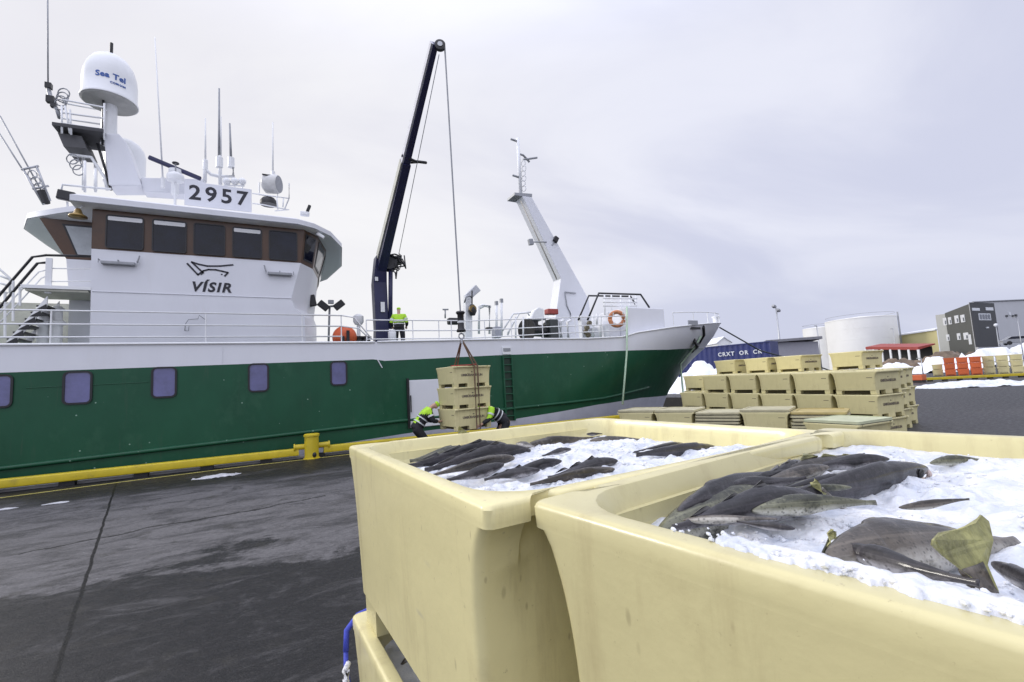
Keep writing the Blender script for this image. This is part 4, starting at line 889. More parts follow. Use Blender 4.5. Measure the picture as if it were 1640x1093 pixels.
# searchlight
q = at(430, 295, 18.3)
sl = MB().lathe([(.25, -.16), (.34, -.08), (.35, .3), (.31, .38)], q, (1, -.45, -.06), n=24).build('searchlight', mat('searchlight_housing', (.62, .62, .6), .4), ship, auto=40)
MB().lathe([(.3, .382), (.3, .39)], q, (1, -.45, -.06), n=24).build('lens', GREY, sl); MB().box(q+Vector((-.05, -.3, .2)), (.3, .02, .06)).build('nameplate', BLACK, sl)
MB().tube([q-Vector((.3, 0, 0)), q-Vector((.3, 0, .45)), q+Vector((.3, 0, -.45)), q+Vector((.3, 0, 0))], .03).build('yoke', WHITE2, sl); MB().lathe([(.28, 0), (.28, .14), (.2, .25)], q-Vector((0, 0, .8)), n=18).build('pedestal', BLACK, sl, auto=40)
rf = tubes('roof_rail', WHITE2, [[at(*v, 17.6) for v in ((404, 310), (462, 318))], [at(*v, 17.6) for v in ((404, 326), (420, 328), (460, 336))], [at(*v, 17.6) for v in ((463, 294), (463, 318), (455, 337))], [at(*v, 17.6) for v in ((443, 315), (445, 336))], [at(*v, 17.6) for v in ((454, 318), (453, 332))], [at(*v, 17.6) for v in ((440, 338), (463, 336))]], .022)
rf2 = tubes('roof_rail', WHITE2, [[at(*v, 18.4) for v in ((97, 312), (100, 296), (150, 301), (178, 303))], [at(*v, 18.4) for v in ((136, 258), (136, 308))], [at(*v, 18.4) for v in ((153, 270), (153, 308))]], .035)
for px_, py_, yy_ in ((494, 335, 17.2),):
    q = at(px_, py_, yy_); f_ = MB().box(q, (.1, .2, .26), Matrix.Rotation(R(20), 3, 'Y')).build('floodlight', BLACK, ship, bevel=.02); MB().box(q-Vector((.12, 0, .2)), (.3, .2, .14)).build('lamp_base', WHITE2, f_, bevel=.03)
for px_, py_ in ((487, 376), (505, 372), (514, 376)): pass
q = at(513, 378, 17.0); MB().box(q, (.28, .14, .12), Matrix.Rotation(R(30), 3, 'Y')).build('floodlight', WHITE2, ship, bevel=.03)
q = at(500, 482, 18); MB().box(q, (.24, .2, .42), Matrix.Rotation(R(-12), 3, 'Y')).build('floodlight', BLACK, ship, bevel=.03)
# slanting derrick far aft
der = tubes('derrick', GREY, [[at(0, 186, 22), at(73, 318, 22)], [at(-10, 200, 22), at(62, 312, 22)]], .025)
tubes('derrick_frame', STEEL, [[at(37, 272, 21.6), at(70, 328, 21.6)], [at(58, 266, 21.6), at(80, 322, 21.6)], [at(34, 272, 21.6), at(62, 266, 21.6)], [at(52, 303, 21.6), at(78, 298, 21.6)]], .04, der)
m = MB(); 
for k in range(3): m.torus(at(52+5*k, 280+10*k, 21.6), (.4, 1, .2), .15, .02, 12, 6)
m.build('derrick_coil', STEEL, der, smooth=True); MB().tube([at(66, 306, 21.6), at(74, 326, 21.6)], .12).build('derrick_cylinder', BLACK, der)
lf = tubes('aft_ladder', WHITE2, [[at(*v, 18.5) for v in ((-10, 425), (0, 432), (16, 446), (16, 470))], [at(*v, 18.5) for v in ((-5, 440), (16, 448))], [at(*v, 18.5) for v in ((-5, 452), (14, 458))], [at(*v, 18.5) for v in ((-5, 464), (12, 470))]], .03)

# ---- gear on the working deck
p = at(512, 541, 16.9)
fl = MB().torus(p+Vector((0, 0, -.22)), (0, 1, 0), .36, .1, 20, 10, math.pi, 0)
fo = fl.build('fairlead', BLACK, ship, smooth=True)
fp = at(518, 492, 19)
lamp = tubes('deck_lamp', GREY, [[at(526, 555, 19), at(528, 490, 19)], [at(520, 492, 19), at(540, 490, 19)]], .04)
for px_, py_, a_ in ((518, 490, 40), (543, 489, -40)):
    MB().box(at(px_, py_, 18.9), (.42, .15, .26), Matrix.Rotation(R(a_), 3, 'Y')).build('lamp_head', BLACK, lamp, bevel=.03)
MB().box(at(530, 484, 18.9), (.2, .15, .14)).build('lamp_head', GREY, lamp)
q = at(574, 512, 18.5); dm = MB().lathe([(.14, -.2), (.2, -.1), (.2, .12), (.1, .2)], q, n=16).build('vent_head', WHITE2, ship, auto=50); MB().tube([q-Vector((0, 0, 1.2)), q], .07).build('vent_pipe', WHITE2, dm)
for px_ in (574, 586): MB().lathe([(.16, 0), (.16, .5), (.2, .52), (.2, .58)], (at(px_, 540, 17.2).x, 17.2, 3.35), n=14).build('mooring_bollard', BLACK, ship, auto=40)
# crane
YK = 18.6
base = at(611, 548, YK); k0 = at(607, 455, YK); k1 = at(611, 420, YK-.3)
crane = MB().loft([[base+Vector((x*.3, y*.3, -.4)) for x, y in ((-1, -1), (1, -1), (1, 1), (-1, 1))], [base+Vector((x*.26, y*.26, .5)) for x, y in ((-1, -1), (1, -1), (1, 1), (-1, 1))], [k0+Vector((x*.26, y*.3, 0)) for x, y in ((-1, -1), (1, -1), (1, 1), (-1, 1))], [k1+Vector((x*.2-.05, y*.3, .2)) for x, y in ((-1, -1), (1, -1), (1, 1), (-1, 1))]]).build('deck_crane', NAVY, ship, bevel=.03)
tip = atd(697, 70, 12.7)
def beam(a, b_, wa, wb, sidev, ha=None, hb=None):
    a, b_ = Vector(a), Vector(b_); d = (b_-a).normalized(); s = Vector(sidev); s = (s-d*s.dot(d)).normalized(); t = d.cross(s)
    return MB().loft([[a+s*x*wa/2+t*y*(ha or wa)/2 for x, y in ((-1, -1), (1, -1), (1, 1), (-1, 1))], [b_+s*x*wb/2+t*y*(hb or wb)/2 for x, y in ((-1, -1), (1, -1), (1, 1), (-1, 1))]])
bt = k1+(tip-k1)*.55
beam(k1+(k0-k1)*.35, bt, .36, .28, (1, 0, 0), .46, .36).build('boom', NAVY, crane, bevel=.015)
beam(k1+(tip-k1)*.5, tip, .23, .15, (1, 0, 0), .3, .2).build('boom_extension', NAVY, crane, bevel=.012)
sv = (tip-k1).normalized(); lf_ = Vector((-1, 0, 0))-sv*Vector((-1, 0, 0)).dot(sv); lf_.normalize()
BOOMLIT = mat('boom_lit_yellow_grey', (.44, .44, .38), .45, var=.35, scale=2)
beam(k1+sv*.3+lf_*.2, bt+lf_*.155, .08, .08, (1, 0, 0), .3, .26).build('boom_lit_edge', BOOMLIT, crane); beam(bt+lf_*.13, tip+lf_*.1, .08, .07, (1, 0, 0), .24, .17).build('boom_lit_edge', mat('boom_lit_grey', (.5, .5, .55), .4), crane)  # pale strips along the boom paint in its lit left face
hk = bt; tubes('boom_clip', BLACK, [[hk+Vector((-.2, -.2, .1)), hk+Vector((.25, -.25, -.05)), hk+Vector((.62, -.2, .0)), hk+Vector((.5, .1, .15)), hk+Vector((.2, .2, .12))]], .05, crane)
sh = MB().lathe([(.13, -.06), (.15, -.055), (.15, .055), (.13, .06)], tip+Vector((.12, -.05, -.06)), (.35, 1, .0), n=22).build('boom_sheave', BLACK, crane, auto=40); MB().lathe([(.07, -.08), (.07, .08)], tip+Vector((.12, -.05, -.06)), (.35, 1, .0), n=16).build('hub', STEEL, sh)
tubes('hydraulic_line', WIRE, [[k1+sv*.6+Vector((.55, -.1, -.1)), tip+Vector((.1, 0, -.3))]], .012, crane)
wv = at(624, 422, YK-.3)
wn = MB().lathe([(.3, -.3), (.3, -.24), (.2, -.23), (.2, .23), (.3, .24), (.3, .3)], wv, (.2, 1, 0), n=20).build('winch', BLACK, crane, auto=40)
MB().box(wv+Vector((.3, -.1, .12)), (.3, .3, .3)).build('motor', BLACK, wn, bevel=.03)
rnd = random.Random(4); hs = []
for k in range(7):
    a = wv+Vector((rnd.uniform(-.2, .3), -.3, rnd.uniform(-.4, .3))); hs.append([a, a+Vector((.2, -.1, rnd.uniform(-.3, .1))), a+Vector((rnd.uniform(.2, .5), 0, rnd.uniform(-.4, .1))), a+Vector((rnd.uniform(.2, .6), .1, rnd.uniform(.0, .3)))])
tubes('hydraulic_hose', BLACK, hs, .03, crane)
cy = MB().tube([base+Vector((.32, -.2, .5)), k1+Vector((.32, -.2, -.1))], .09).build('lift_cylinder', NAVY, crane, smooth=True)
MB().box(at(603, 447, YK-.35), (.12, .02, .16)).build('warning_plate', WHITE2, crane); MB().box(at(613, 492, YK-.33), (.16, .02, .4)).build('warning_plate', WHITE2, crane)
tri = at(616, 500, YK)
# aft mast of the foredeck
YF = 21.5
def q3(P, y0_, y1_): return MB().prism([at(*p, YF)+Vector((0, y0_, 0)) for p in P], (0, y1_-y0_, 0))
fm_ = q3(((832, 318), (847, 320), (937, 481), (945, 545), (880, 545), (893, 449)), -.35, .45).build('fore_mast', WHITE, ship, bevel=.03)
MB().prism([at(*p, YF)+Vector((0, -.3, 0)) for p in ((820, 312), (848, 314), (848, 319), (838, 319), (820, 316))], (0, .9, 0)).build('crosstree', GREY, fm_)
tubes('mast_pole', WHITE2, [[at(834, 312, YF), at(829, 222, YF)]], .1, fm_); tubes('mast_arm', GREY, [[at(818, 223, YF), at(829, 227, YF)], [at(821, 281, YF), at(833, 285, YF)], [at(829, 246, YF), at(838, 249, YF), at(848, 260, YF)], [at(838, 256, YF), at(860, 253, YF)]], .06, fm_)
m = MB(); 
for k in range(6): m.torus(at(838+(k % 2), 262+8*k, YF), (1, .3, .2), .16, .025, 10, 6)
m.build('mast_loop', WHITE2, fm_, smooth=True)
rung = MB()
for k in range(13): a = at(847+3.6*k, 322+7.2*k, YF); rung.tube([a, a+Vector((.2, 0, .12)), a+Vector((.2, .3, .12))], .025, 6)
rung.build('ladder_rungs', WHITE2, fm_)
for px_, py_, s_ in ((850, 388, 1), (890, 384, 1)):
    q = at(px_, py_, YF-.4); f_ = MB().box(q, (.28, .2, .34), Matrix.Rotation(R(30 if px_ > 870 else -10), 3, 'Y')).build('floodlight', BLACK if px_ > 870 else GREY, fm_, bevel=.03)
    MB().tube([q, at(875 if px_ < 870 else 884, 388 if px_ < 870 else 393, YF-.35)], .04).build('bracket', GREY, f_)
tubes('mast_cable', GREY, [[at(*v, YF-.4) for v in ((905, 468), (922, 470))], [at(*v, YF-.4) for v in ((905, 468), (908, 490), (914, 503), (914, 512))]], .03, fm_)
tubes('mast_edge', mat('warm_grey', (.4, .38, .34), .5), [[at(834, 322, YF-.36), at(892, 448, YF-.36)]], .04, fm_)
# davit post with head light and hanging block
q0, q1 = at(749, 552, 19.5), at(749, 475, 19.5)
dv = MB().loft([[v+Vector((x*.17, y*.17, 0)) for x, y in ((-1, -1), (1, -1), (1, 1), (-1, 1))] for v in (q0, q1)]).build('davit_post', WHITE2, ship, bevel=.02)
beam(at(747, 478, 19.5), at(764, 462, 19.5), .3, .36, (0, 1, 0)).build('davit_head', mat('davit_grey', (.5, .51, .54), .5), dv, bevel=.02)
tubes('davit_hook', GREY, [[at(*v, 19.2) for v in ((744, 485), (746, 476), (752, 474), (757, 478))]], .04, dv)
bk_ = MB().tube([at(756, 466, 19.1), at(756, 490, 19.1)], .035).lathe([(.1, .05), (.16, -.05), (.21, -.25), (.12, -.45)], at(756, 490, 19.1), n=14).build('hanging_block', BLACK, dv, auto=40); MB().lathe([(.17, -.06), (.17, .06)], at(757, 495, 19.0), (0, 1, 0), n=18).build('sheave', mat('brass', (.25, .17, .06), .35, .7), bk_)
tubes('pipe_frame', WHITE2, [[at(*v, 20) for v in ((767, 535), (767, 491), (772, 489), (784, 490), (784, 535))], [at(*v, 20.5) for v in ((768, 494), (776, 490), (786, 492))]], .06)
for px_, yt in ((795, 486), (803, 482)):
    tubes('vent_pipe', WHITE2, [[at(px_, 540, 20), at(px_, yt, 20)]], .07); MB().box(at(px_, yt, 20), (.14, .14, .2)).build('vent_head', GREY, ship)
tl_ = tubes('antenna_pole', GREY, [[at(713, 510, 21), at(713, 497, 21)], [at(709, 496, 21), at(718, 496, 21)]], .04)
MB().box(at(726, 515, 18), (.5, .3, .28)).build('cable_drum', BLACK, ship, bevel=.06)
MB().box(at(795, 533, 18), (.3, .4, .5)).build('deck_locker', mat('locker_grey', (.36, .37, .42), .5), ship, bevel=.02)
MB().box(at(783, 527, 17.5), (.25, .2, .12)).build('deck_cleat', BLACK, ship)
sgw = tubes('deck_stair', WHITE2, [[at(*v, 18) for v in ((805, 530), (822, 503), (845, 501), (848, 506))], [at(*v, 18.6) for v in ((813, 534), (832, 502), (850, 500))], [at(813, 537, 18.2), at(822, 516, 18.2)], [at(826, 508, 18), at(826, 545, 18)], [at(838, 508, 18), at(838, 545, 18)]], .04)
# winch
wd = MB().lathe([(.55, -.9), (.55, -.82), (.3, -.8), (.3, .8), (.55, .82), (.55, .9)], at(862, 530, 19.2), (1, .35, 0), n=24).build('anchor_winch', BLACK, ship, auto=40)
MB().box(at(850, 519, 19.0), (.6, .5, .5)).build('winch_motor', BLACK, wd, bevel=.05); MB().box(at(884, 528, 19.2), (.5, .5, 1.0)).build('winch_gear', mat('gear_grey', (.05, .055, .055), .5), wd, bevel=.05)
cv = MB().loft([[at(*v, 18.9) for v in ((850, 513), (872, 512), (871, 495), (863, 492), (856, 497))], [at(*v, 18.9)+Vector((.2, 1.0, 0)) for v in ((850, 513), (872, 512), (871, 495), (863, 492), (856, 497))]]).build('winch_cover', WHITE2, wd, bevel=.04)
tubes('winch_guard', GREY, [[at(*v, 18.6) for v in ((852, 512), (874, 512), (874, 520))], [at(*v, 18.6) for v in ((838, 520), (838, 545))]], .04, wd)
MB().box(at(883, 500, 19.3), (.62, .4, .28)).build('gear_housing', RED, wd, bevel=.04)
for px_ in (897, 909, 898):
    q = at(px_, 522, 19); lo_ = tubes('mooring_post', WHITE2, [[q-Vector((0, 0, .7)), q+Vector((0, 0, .2)), q+Vector((.2, 0, .3))]], .08)
for k, (px_, py_) in enumerate(((940, 525), (938, 532), (944, 518), (942, 537))): MB().lathe([(.12, -.08), (.14, 0), (.12, .08)], at(px_, py_, 18.8), (0, 1, 0), n=12).build('deck_valve', mat('valve_brown', (.12, .1, .06), .6), ship)
MB().box(at(936, 526, 19.2), (.55, .3, 1.3)).build('deck_cabinet', WHITE, ship, bevel=.02)
# forecastle house
a0, a1 = at(1006, 533, 16.95), at(1066, 526, 16.95)
fh = MB().box(((a0.x+a1.x)/2, 18.0, 4.5), (a1.x-a0.x, 2.1, 1.75)).build('forecastle_house', WHITE, ship, bevel=.05)
MB().box((a0.x-.35, 18.3, 4.1), (.7, 1.6, 1.0)).build('house_step', WHITE, fh, bevel=.04)
hr = tubes('hoop_rail', BLACK, [[at(*v, 17.6) for v in ((941, 513), (959, 470), (1026, 472), (1040, 493))], [at(*v, 19.2) for v in ((926, 513), (943, 474), (1010, 475), (1019, 490))]], .05)
tubes('hoop_bar', WHITE2, [[at(966, y_, 17.6), at(1020, y_+1, 17.6)] for y_ in (478, 484, 490)]+[[at(x_, 472, 18.4), at(x_+1, 505, 18.4)] for x_ in (968, 979, 994, 1008, 1018)], .04, hr)
tubes('vent_cluster', WHITE2, [[at(950, 505, 18), at(950, 540, 18)], [at(956, 503, 18), at(956, 520, 18)], [at(962, 505, 18), at(962, 540, 18)]], .06)
# bow rails
def hp(x, dz=0., off=-.05): z = lerp(ZTOP, x); return Vector((x, YC-(halfb(x, z)+off), z+dz))
bw = tubes('bow_rail', WHITE2, [[hp(x, .75-.02*(x-18)) for x in (18.2, 20, 22, 24, 25.8)]], .03)
for x in (18.2, 20.2, 22.2, 24, 25.8): MB().tube([hp(x), hp(x, .75-.02*(x-18))], .025).build('rail_post', WHITE2, bw)
for x in (25.0, 26.6, 27.3, 27.7): MB().lathe([(.16, 0), (.16, .35), (.22, .38), (.22, .45)], hp(x, 0, -.25), n=12).build('bow_bitt', WHITE2, ship, auto=40)
# hawse and anchor marks
hz_ = lambda px_, py_, x: at(px_, py_, YC-halfb(x, 3.4))
def hs_(x, z, off=.03): return Vector((x, YC-halfb(x, z)-off, z))
hw = MB().torus(hs_(21.0, 3.75), (.5, -1, .2), .34, .07, 22, 8).build('hawse_ring', BLACK, ship, smooth=True)
MB().lathe([(.3, 0), (.3, .02)], hs_(21.0, 3.75, .0), (.5, -1, .2), n=20).build('hawse_hole', mat('shade_grey', (.07, .07, .075), .5), hw)
MB().tube([hs_(21.3, 4.5), hs_(21.9, 4.1), hs_(21.9, 3.4), hs_(21.6, 3.2)], .09).build('anchor_shank', BLACK, hw); MB().box(hs_(20.0, 4.35), (1.1, .08, .12)).build('fairlead_slot', BLACK, hw); MB().box(hs_(19.9, 4.62), (.7, .06, .26)).build('mark_plate', GREY, hw)
# ropes over the side: things of their own
rope = MB().tube([at(1004, 492, 16.85), at(1004, 530, 16.2), at(1004, 562, 16.05), at(1001, 600, 15.95), at(997, 648, 15.75)], .045, 8).build('rope', ROPEG, smooth=True)
tag(rope, 'pale green rope hanging down the hull below the white forecastle house', 'rope')
rope = MB().tube([hs_(21.3, 4.0, .1), hs_(21.2, 3.4, .15), hs_(20.9, 2.5, .1), atd(1095, 640, 22.5)], .05, 8).build('rope', ROPEG, smooth=True)
tag(rope, 'pale green mooring rope hanging from the bow hawse to the quay', 'rope')
rope = MB().tube([hp(27.5, -.25), Vector((31, 20.5, 3.3)), Vector((36, 19.5, 2.0)), Vector((40, 18.5, .6))], .05, 8).build('rope', mat('dark_rope', (.05, .06, .06), .8), smooth=True)
tag(rope, 'dark mooring rope running from the bow tip to the shore', 'rope')
lb = MB().torus(at(988, 511, 16.7), (-.55, -1, 0), .33, .1, 28, 10).build('lifebuoy', mat('faded_orange', (.5, .2, .09), .6, var=.4, scale=5), smooth=True)
for k in range(4):
    a = math.pi/4+k*math.pi/2; uu = Vector((1, -.55, 0)).normalized(); pp = at(988, 511, 16.7)+uu*.33*math.cos(a)+Z_*.33*math.sin(a)
    MB().box(pp, (.12, .24, .12), Matrix.Rotation(R(30), 3, 'Z')).build('band', REFL, lb)
tag(lb, 'faded orange lifebuoy hung on the rail by the white forecastle house', 'lifebuoy')
bu = at(552, 541, 17.1)
buoy = MB().lathe([(.05, -.4), (.24, -.36), (.38, -.2), (.42, 0), (.38, .2), (.24, .36), (.05, .4)], bu, (.25, 1, .1), n=28).build('float_buoy', ORANGE, smooth=True)
MB().box(bu+Vector((.05, -.46, -.1)), (.1, .05, .6)).build('strap', BLACK, buoy); MB().box(bu+Vector((-.12, -.46, -.2)), (.1, .05, .4)).build('strap', BLACK, buoy)
tag(buoy, 'big round orange float standing on deck behind the ship rail', 'buoy')
wl = at(628, 537, 17.1); wlm = MB().lathe([(.12, -.25), (.15, -.2), (.15, .1), (.1, .2)], wl, n=14).build('canister', WHITE2, auto=40); tag(wlm, 'small white canister beside the crew member on deck', 'canister')
# ------------------------------------------------------------------ quay furniture
kb = empty('kerb_beam', (-2, 15.5, 0), 0, 'long yellow steel kerb beam on blocks along the quay edge beside the ship', 'kerb')
m = MB()
for i, (x0_, x1_) in enumerate(((-14, .72), (1.42, 22))):
    o = rrect((0, 0, 0), (0, 1, 0), (0, 0, 1), .13, .105, .03, 3)
    m.loft([[Vector((x, 15.50+p.y, .215+p.z)) for p in o] for x in (x0_, x1_)])
m.build('beam', YELLOW, kb, auto=40)
for k in range(24): MB().box((-13.2+1.45*k, 15.52, .055), (.3, .2, .11)).build('block', RUBBER, kb)
tag(MB().box((4, 15.66, .03), (40, .16, .06)).build('quay_edge', CONC), kind='structure')
ln = MB(); P = [(-14, 13.6), (-5.4, 14.63), (-3.3, 14.95), (-.57, 15.2), (2, 15.22), (12, 15.22)]
ln.loft([[Vector((x, y-.05, .004)), Vector((x, y+.05, .004))] for x, y in P], cap=(False, False), closed=False)
tag(ln.build('painted_line', LINE), kind='structure')
bo = empty('bollard', (1.07, 15.3, 0), 0, 'squat yellow mooring bollard with a cross bar breaking the kerb beam', 'bollard')
MB().lathe([(.235, 0), (.235, .02), (.2, .03), (.2, .66), (.225, .67), (.225, .72), (.2, .74)], (1.07, 15.3, 0), n=26).build('post', YELLOW, bo, auto=40)
MB().tube([(.62, 15.42, .36), (1.56, 15.42, .36)], .085, 12).build('cross_bar', YELLOW, bo, auto=40)
for x in (.6, 1.57): MB().lathe([(.11, -.02), (.11, .02)], (x, 15.42, .36), (1, 0, 0), n=14).build('end_cap', YELLOW, bo, auto=40)
MB().ball((1.13, 15.1, .12), .06, 8, 6, (1, .4, 1.3)).build('chipped_patch', BLACK, bo, smooth=True)
def snow(name, cx, cy, rx, ry, hgt, label, seed, n=36, rot=0., m=SNOWM, z=0.):
    mb = MB(); V = []
    for i in range(n+1):
        for j in range(n+1):
            u, v = -1+2*i/n, -1+2*j/n; d = math.hypot(u, v); p = Vector((u*rx, v*ry, seed))
            k = noise.noise(p*(2.2/max(.4, min(rx, ry)*1.2)))*.5+noise.noise(p*(6/max(.4, min(rx, ry))))*.25
            hh = hgt*(1-d*1.05+k*1.0); x, y = u*rx, v*ry
            V.append(Vector((cx+x*math.cos(rot)-y*math.sin(rot), cy+x*math.sin(rot)+y*math.cos(rot), z+max(-.05, min(hh, hgt)))))
    mb.add(V, [(i*(n+1)+j, (i+1)*(n+1)+j, (i+1)*(n+1)+j+1, i*(n+1)+j+1) for i in range(n) for j in range(n)])
    return tag(mb.build(name, m, smooth=True), label, 'snow', kind='stuff')
DS = mat('dirty_snow', (.5, .5, .52), .7, var=.3, scale=5, bump=.5, bscale=9)
snow('snow_patch', -1.2, 13.95, .55, .26, .05, 'small flattened patch of snow on the wet asphalt near the yellow kerb', 3.1, m=DS)
for i, (px_, py_) in enumerate(((12, 815), (90, 806))): p = atz(px_, py_, 0); snow('snow_patch', p.x, p.y, .22, .1, .02, 'thin scrap of dirty snow by the painted line at the left edge', 7.+i, 20, m=DS)

# ------------------------------------------------------------------ hoisted tubs, slings, hook
RH = R(8.5); u_ = Vector((math.cos(RH), math.sin(RH), 0)); v_ = Vector((-math.sin(RH), math.cos(RH), 0))
CH = Vector((4.40, 11.72, 0))+u_*.6+v_*.545; ZH = .735
for k in range(3):
    put_tub((CH.x, CH.y, ZH+k*TH), RH, 'pale yellow tub hanging from the crane, %s of the three slung tubs' % ('lowest', 'middle one', 'topmost')[k], 'tubs hoisted by the crane')
M3 = tubmat(CH, RH, ZH+2*TH)
fl_ = mat('pink_fish_flesh', (.5, .24, .18), .45, var=.4, scale=9)
mb = MB()
for i in range(25):
    for j in range(21):
        x, y = -.54+1.08*i/24, -.43+.86*j/20; mb.v.append(M3 @ Vector((x, y, .53+.05*math.exp(-(x*x+y*y)*5)+.04*noise.noise(Vector((x*9, y*9, 2))))))
mb.f = [[i*21+j, (i+1)*21+j, (i+1)*21+j+1, i*21+j+1] for i in range(24) for j in range(20)]
tag(mb.build('fish_heap', fl_, smooth=True), 'pinkish gutted fish heaped in the topmost hoisted tub', 'fish', kind='stuff')
hookp = atd(739, 545, 12.75); hb = atd(738, 516, 12.75)
ht = empty('hoist_block', hb, 0, 'black hook block on the thin steel cable of the crane', 'hook block')
MB().lathe([(.11, .3), (.135, .26), (.09, .2), (.09, -.18), (.135, -.24), (.125, -.28)], hb, n=20).build('block_housing', BLACK, ht, auto=40)
MB().lathe([(.095, -.03), (.095, .03)], hb, n=20).build('band', REFL, ht)
MB().torus(hb+Vector((0, 0, -.40)), (0, 1, 0), .075, .022, 16, 8).build('hook', STEEL, ht, smooth=True)
MB().tube([tip+Vector((.26, -.05, -.05)), hb+Vector((0, 0, .28))], .022, 8).build('cable', WIRE, ht)
sl = empty('lifting_sling', hookp, 0, 'dark webbing sling wrapped round the hoisted tubs below the hook', 'sling')
top0 = hb+Vector((0, 0, -.48)); cl = lambda x, y, z: (Matrix.Translation(CH) @ Matrix.Rotation(RH, 4, 'Z')) @ Vector((x, y, z))
zt = ZH+3*TH+.02; zb = ZH-.02
for k, x in enumerate((.02, .13)):
    MB().tube([top0, cl(x, -.58, zt-.03), cl(x, -.585, zt-.4), cl(x, -.58, zb), cl(x, 0, zb-.02), cl(x, .58, zb), cl(x, .585, zt-.4), cl(x, .58, zt-.03), top0], .022, 6).build('strap', SLING, sl)
MB().tube([cl(-.5, -.2, zt-.0), cl(-.1, -.56, zt), cl(.2, -.4, zt+.03), cl(.5, .1, zt)], .02, 6).build('strap', mat('red_webbing', (.3, .03, .02), .7), sl)
for k in range(2): MB().tube([top0+Vector((0, 0, .02)), top0+Vector((.02*k, 0, -.12))], .03).build('shackle', STEEL, sl)

# ------------------------------------------------------------------ people
def skin(chains, name, m, parent=None, sub=2, paint=None):
    """one continuous skinned surface from chains of (point, radius); chains share points by key"""
    me = bpy.data.meshes.new(name); V = []; E = []; rad = []; idx = {}
    def vid(p, r):
        k = tuple(round(c, 4) for c in p)
        if k not in idx: idx[k] = len(V); V.append(p); rad.append(r)
        return idx[k]
    for ch in chains:
        ids = [vid(p, r) for p, r in ch]
        for a, b_ in zip(ids, ids[1:]):
            if a != b_: E.append((a, b_))
    me.from_pydata(V, E, []); o = bpy.data.objects.new(name, me); col.objects.link(o)
    md = o.modifiers.new('skin', 'SKIN'); md.use_smooth_shade = True
    for i, sv_ in enumerate(me.skin_vertices[0].data):
        r = rad[i]; sv_.radius = (r, r) if isinstance(r, (int, float)) else r; sv_.use_root = (i == 0)
    sb = o.modifiers.new('sub', 'SUBSURF'); sb.levels = sub; sb.render_levels = sub
    dg = bpy.context.evaluated_depsgraph_get(); dg.update(); m2 = bpy.data.meshes.new_from_object(o.evaluated_get(dg)); bpy.data.objects.remove(o)
    m2.name = name; m2.materials.clear()
    ms = m if isinstance(m, (list, tuple)) else [m]
    for mm in ms: m2.materials.append(mm)
    for p in m2.polygons:
        p.use_smooth = True; p.material_index = paint(p.center) if paint else 0
    o = bpy.data.objects.new(name, m2); col.objects.link(o); o.parent = parent
    return o
def hand(wr, d, side):
    wr = Vector(wr); d = Vector(d).normalized(); s = Vector(side); s = (s-d*s.dot(d)).normalized(); n_ = d.cross(s)
    palm = wr+d*.06; ch = [[(wr, .027), (palm, (.036, .018))]]
    for k, (o_, ln_) in enumerate(((-.03, .06), (-.01, .075), (.01, .07), (.03, .055))):
        a = palm+s*o_+d*.035; ch.append([(palm, (.036, .018)), (a, .0105), (a+d*ln_*.6+n_*.01, .0095), (a+d*ln_+n_*.035, .008)])
    ch.append([(wr, .027), (wr+s*-.04+d*.035, .012), (wr+s*-.055+d*.075+n_*.012, .0095)])
    return ch
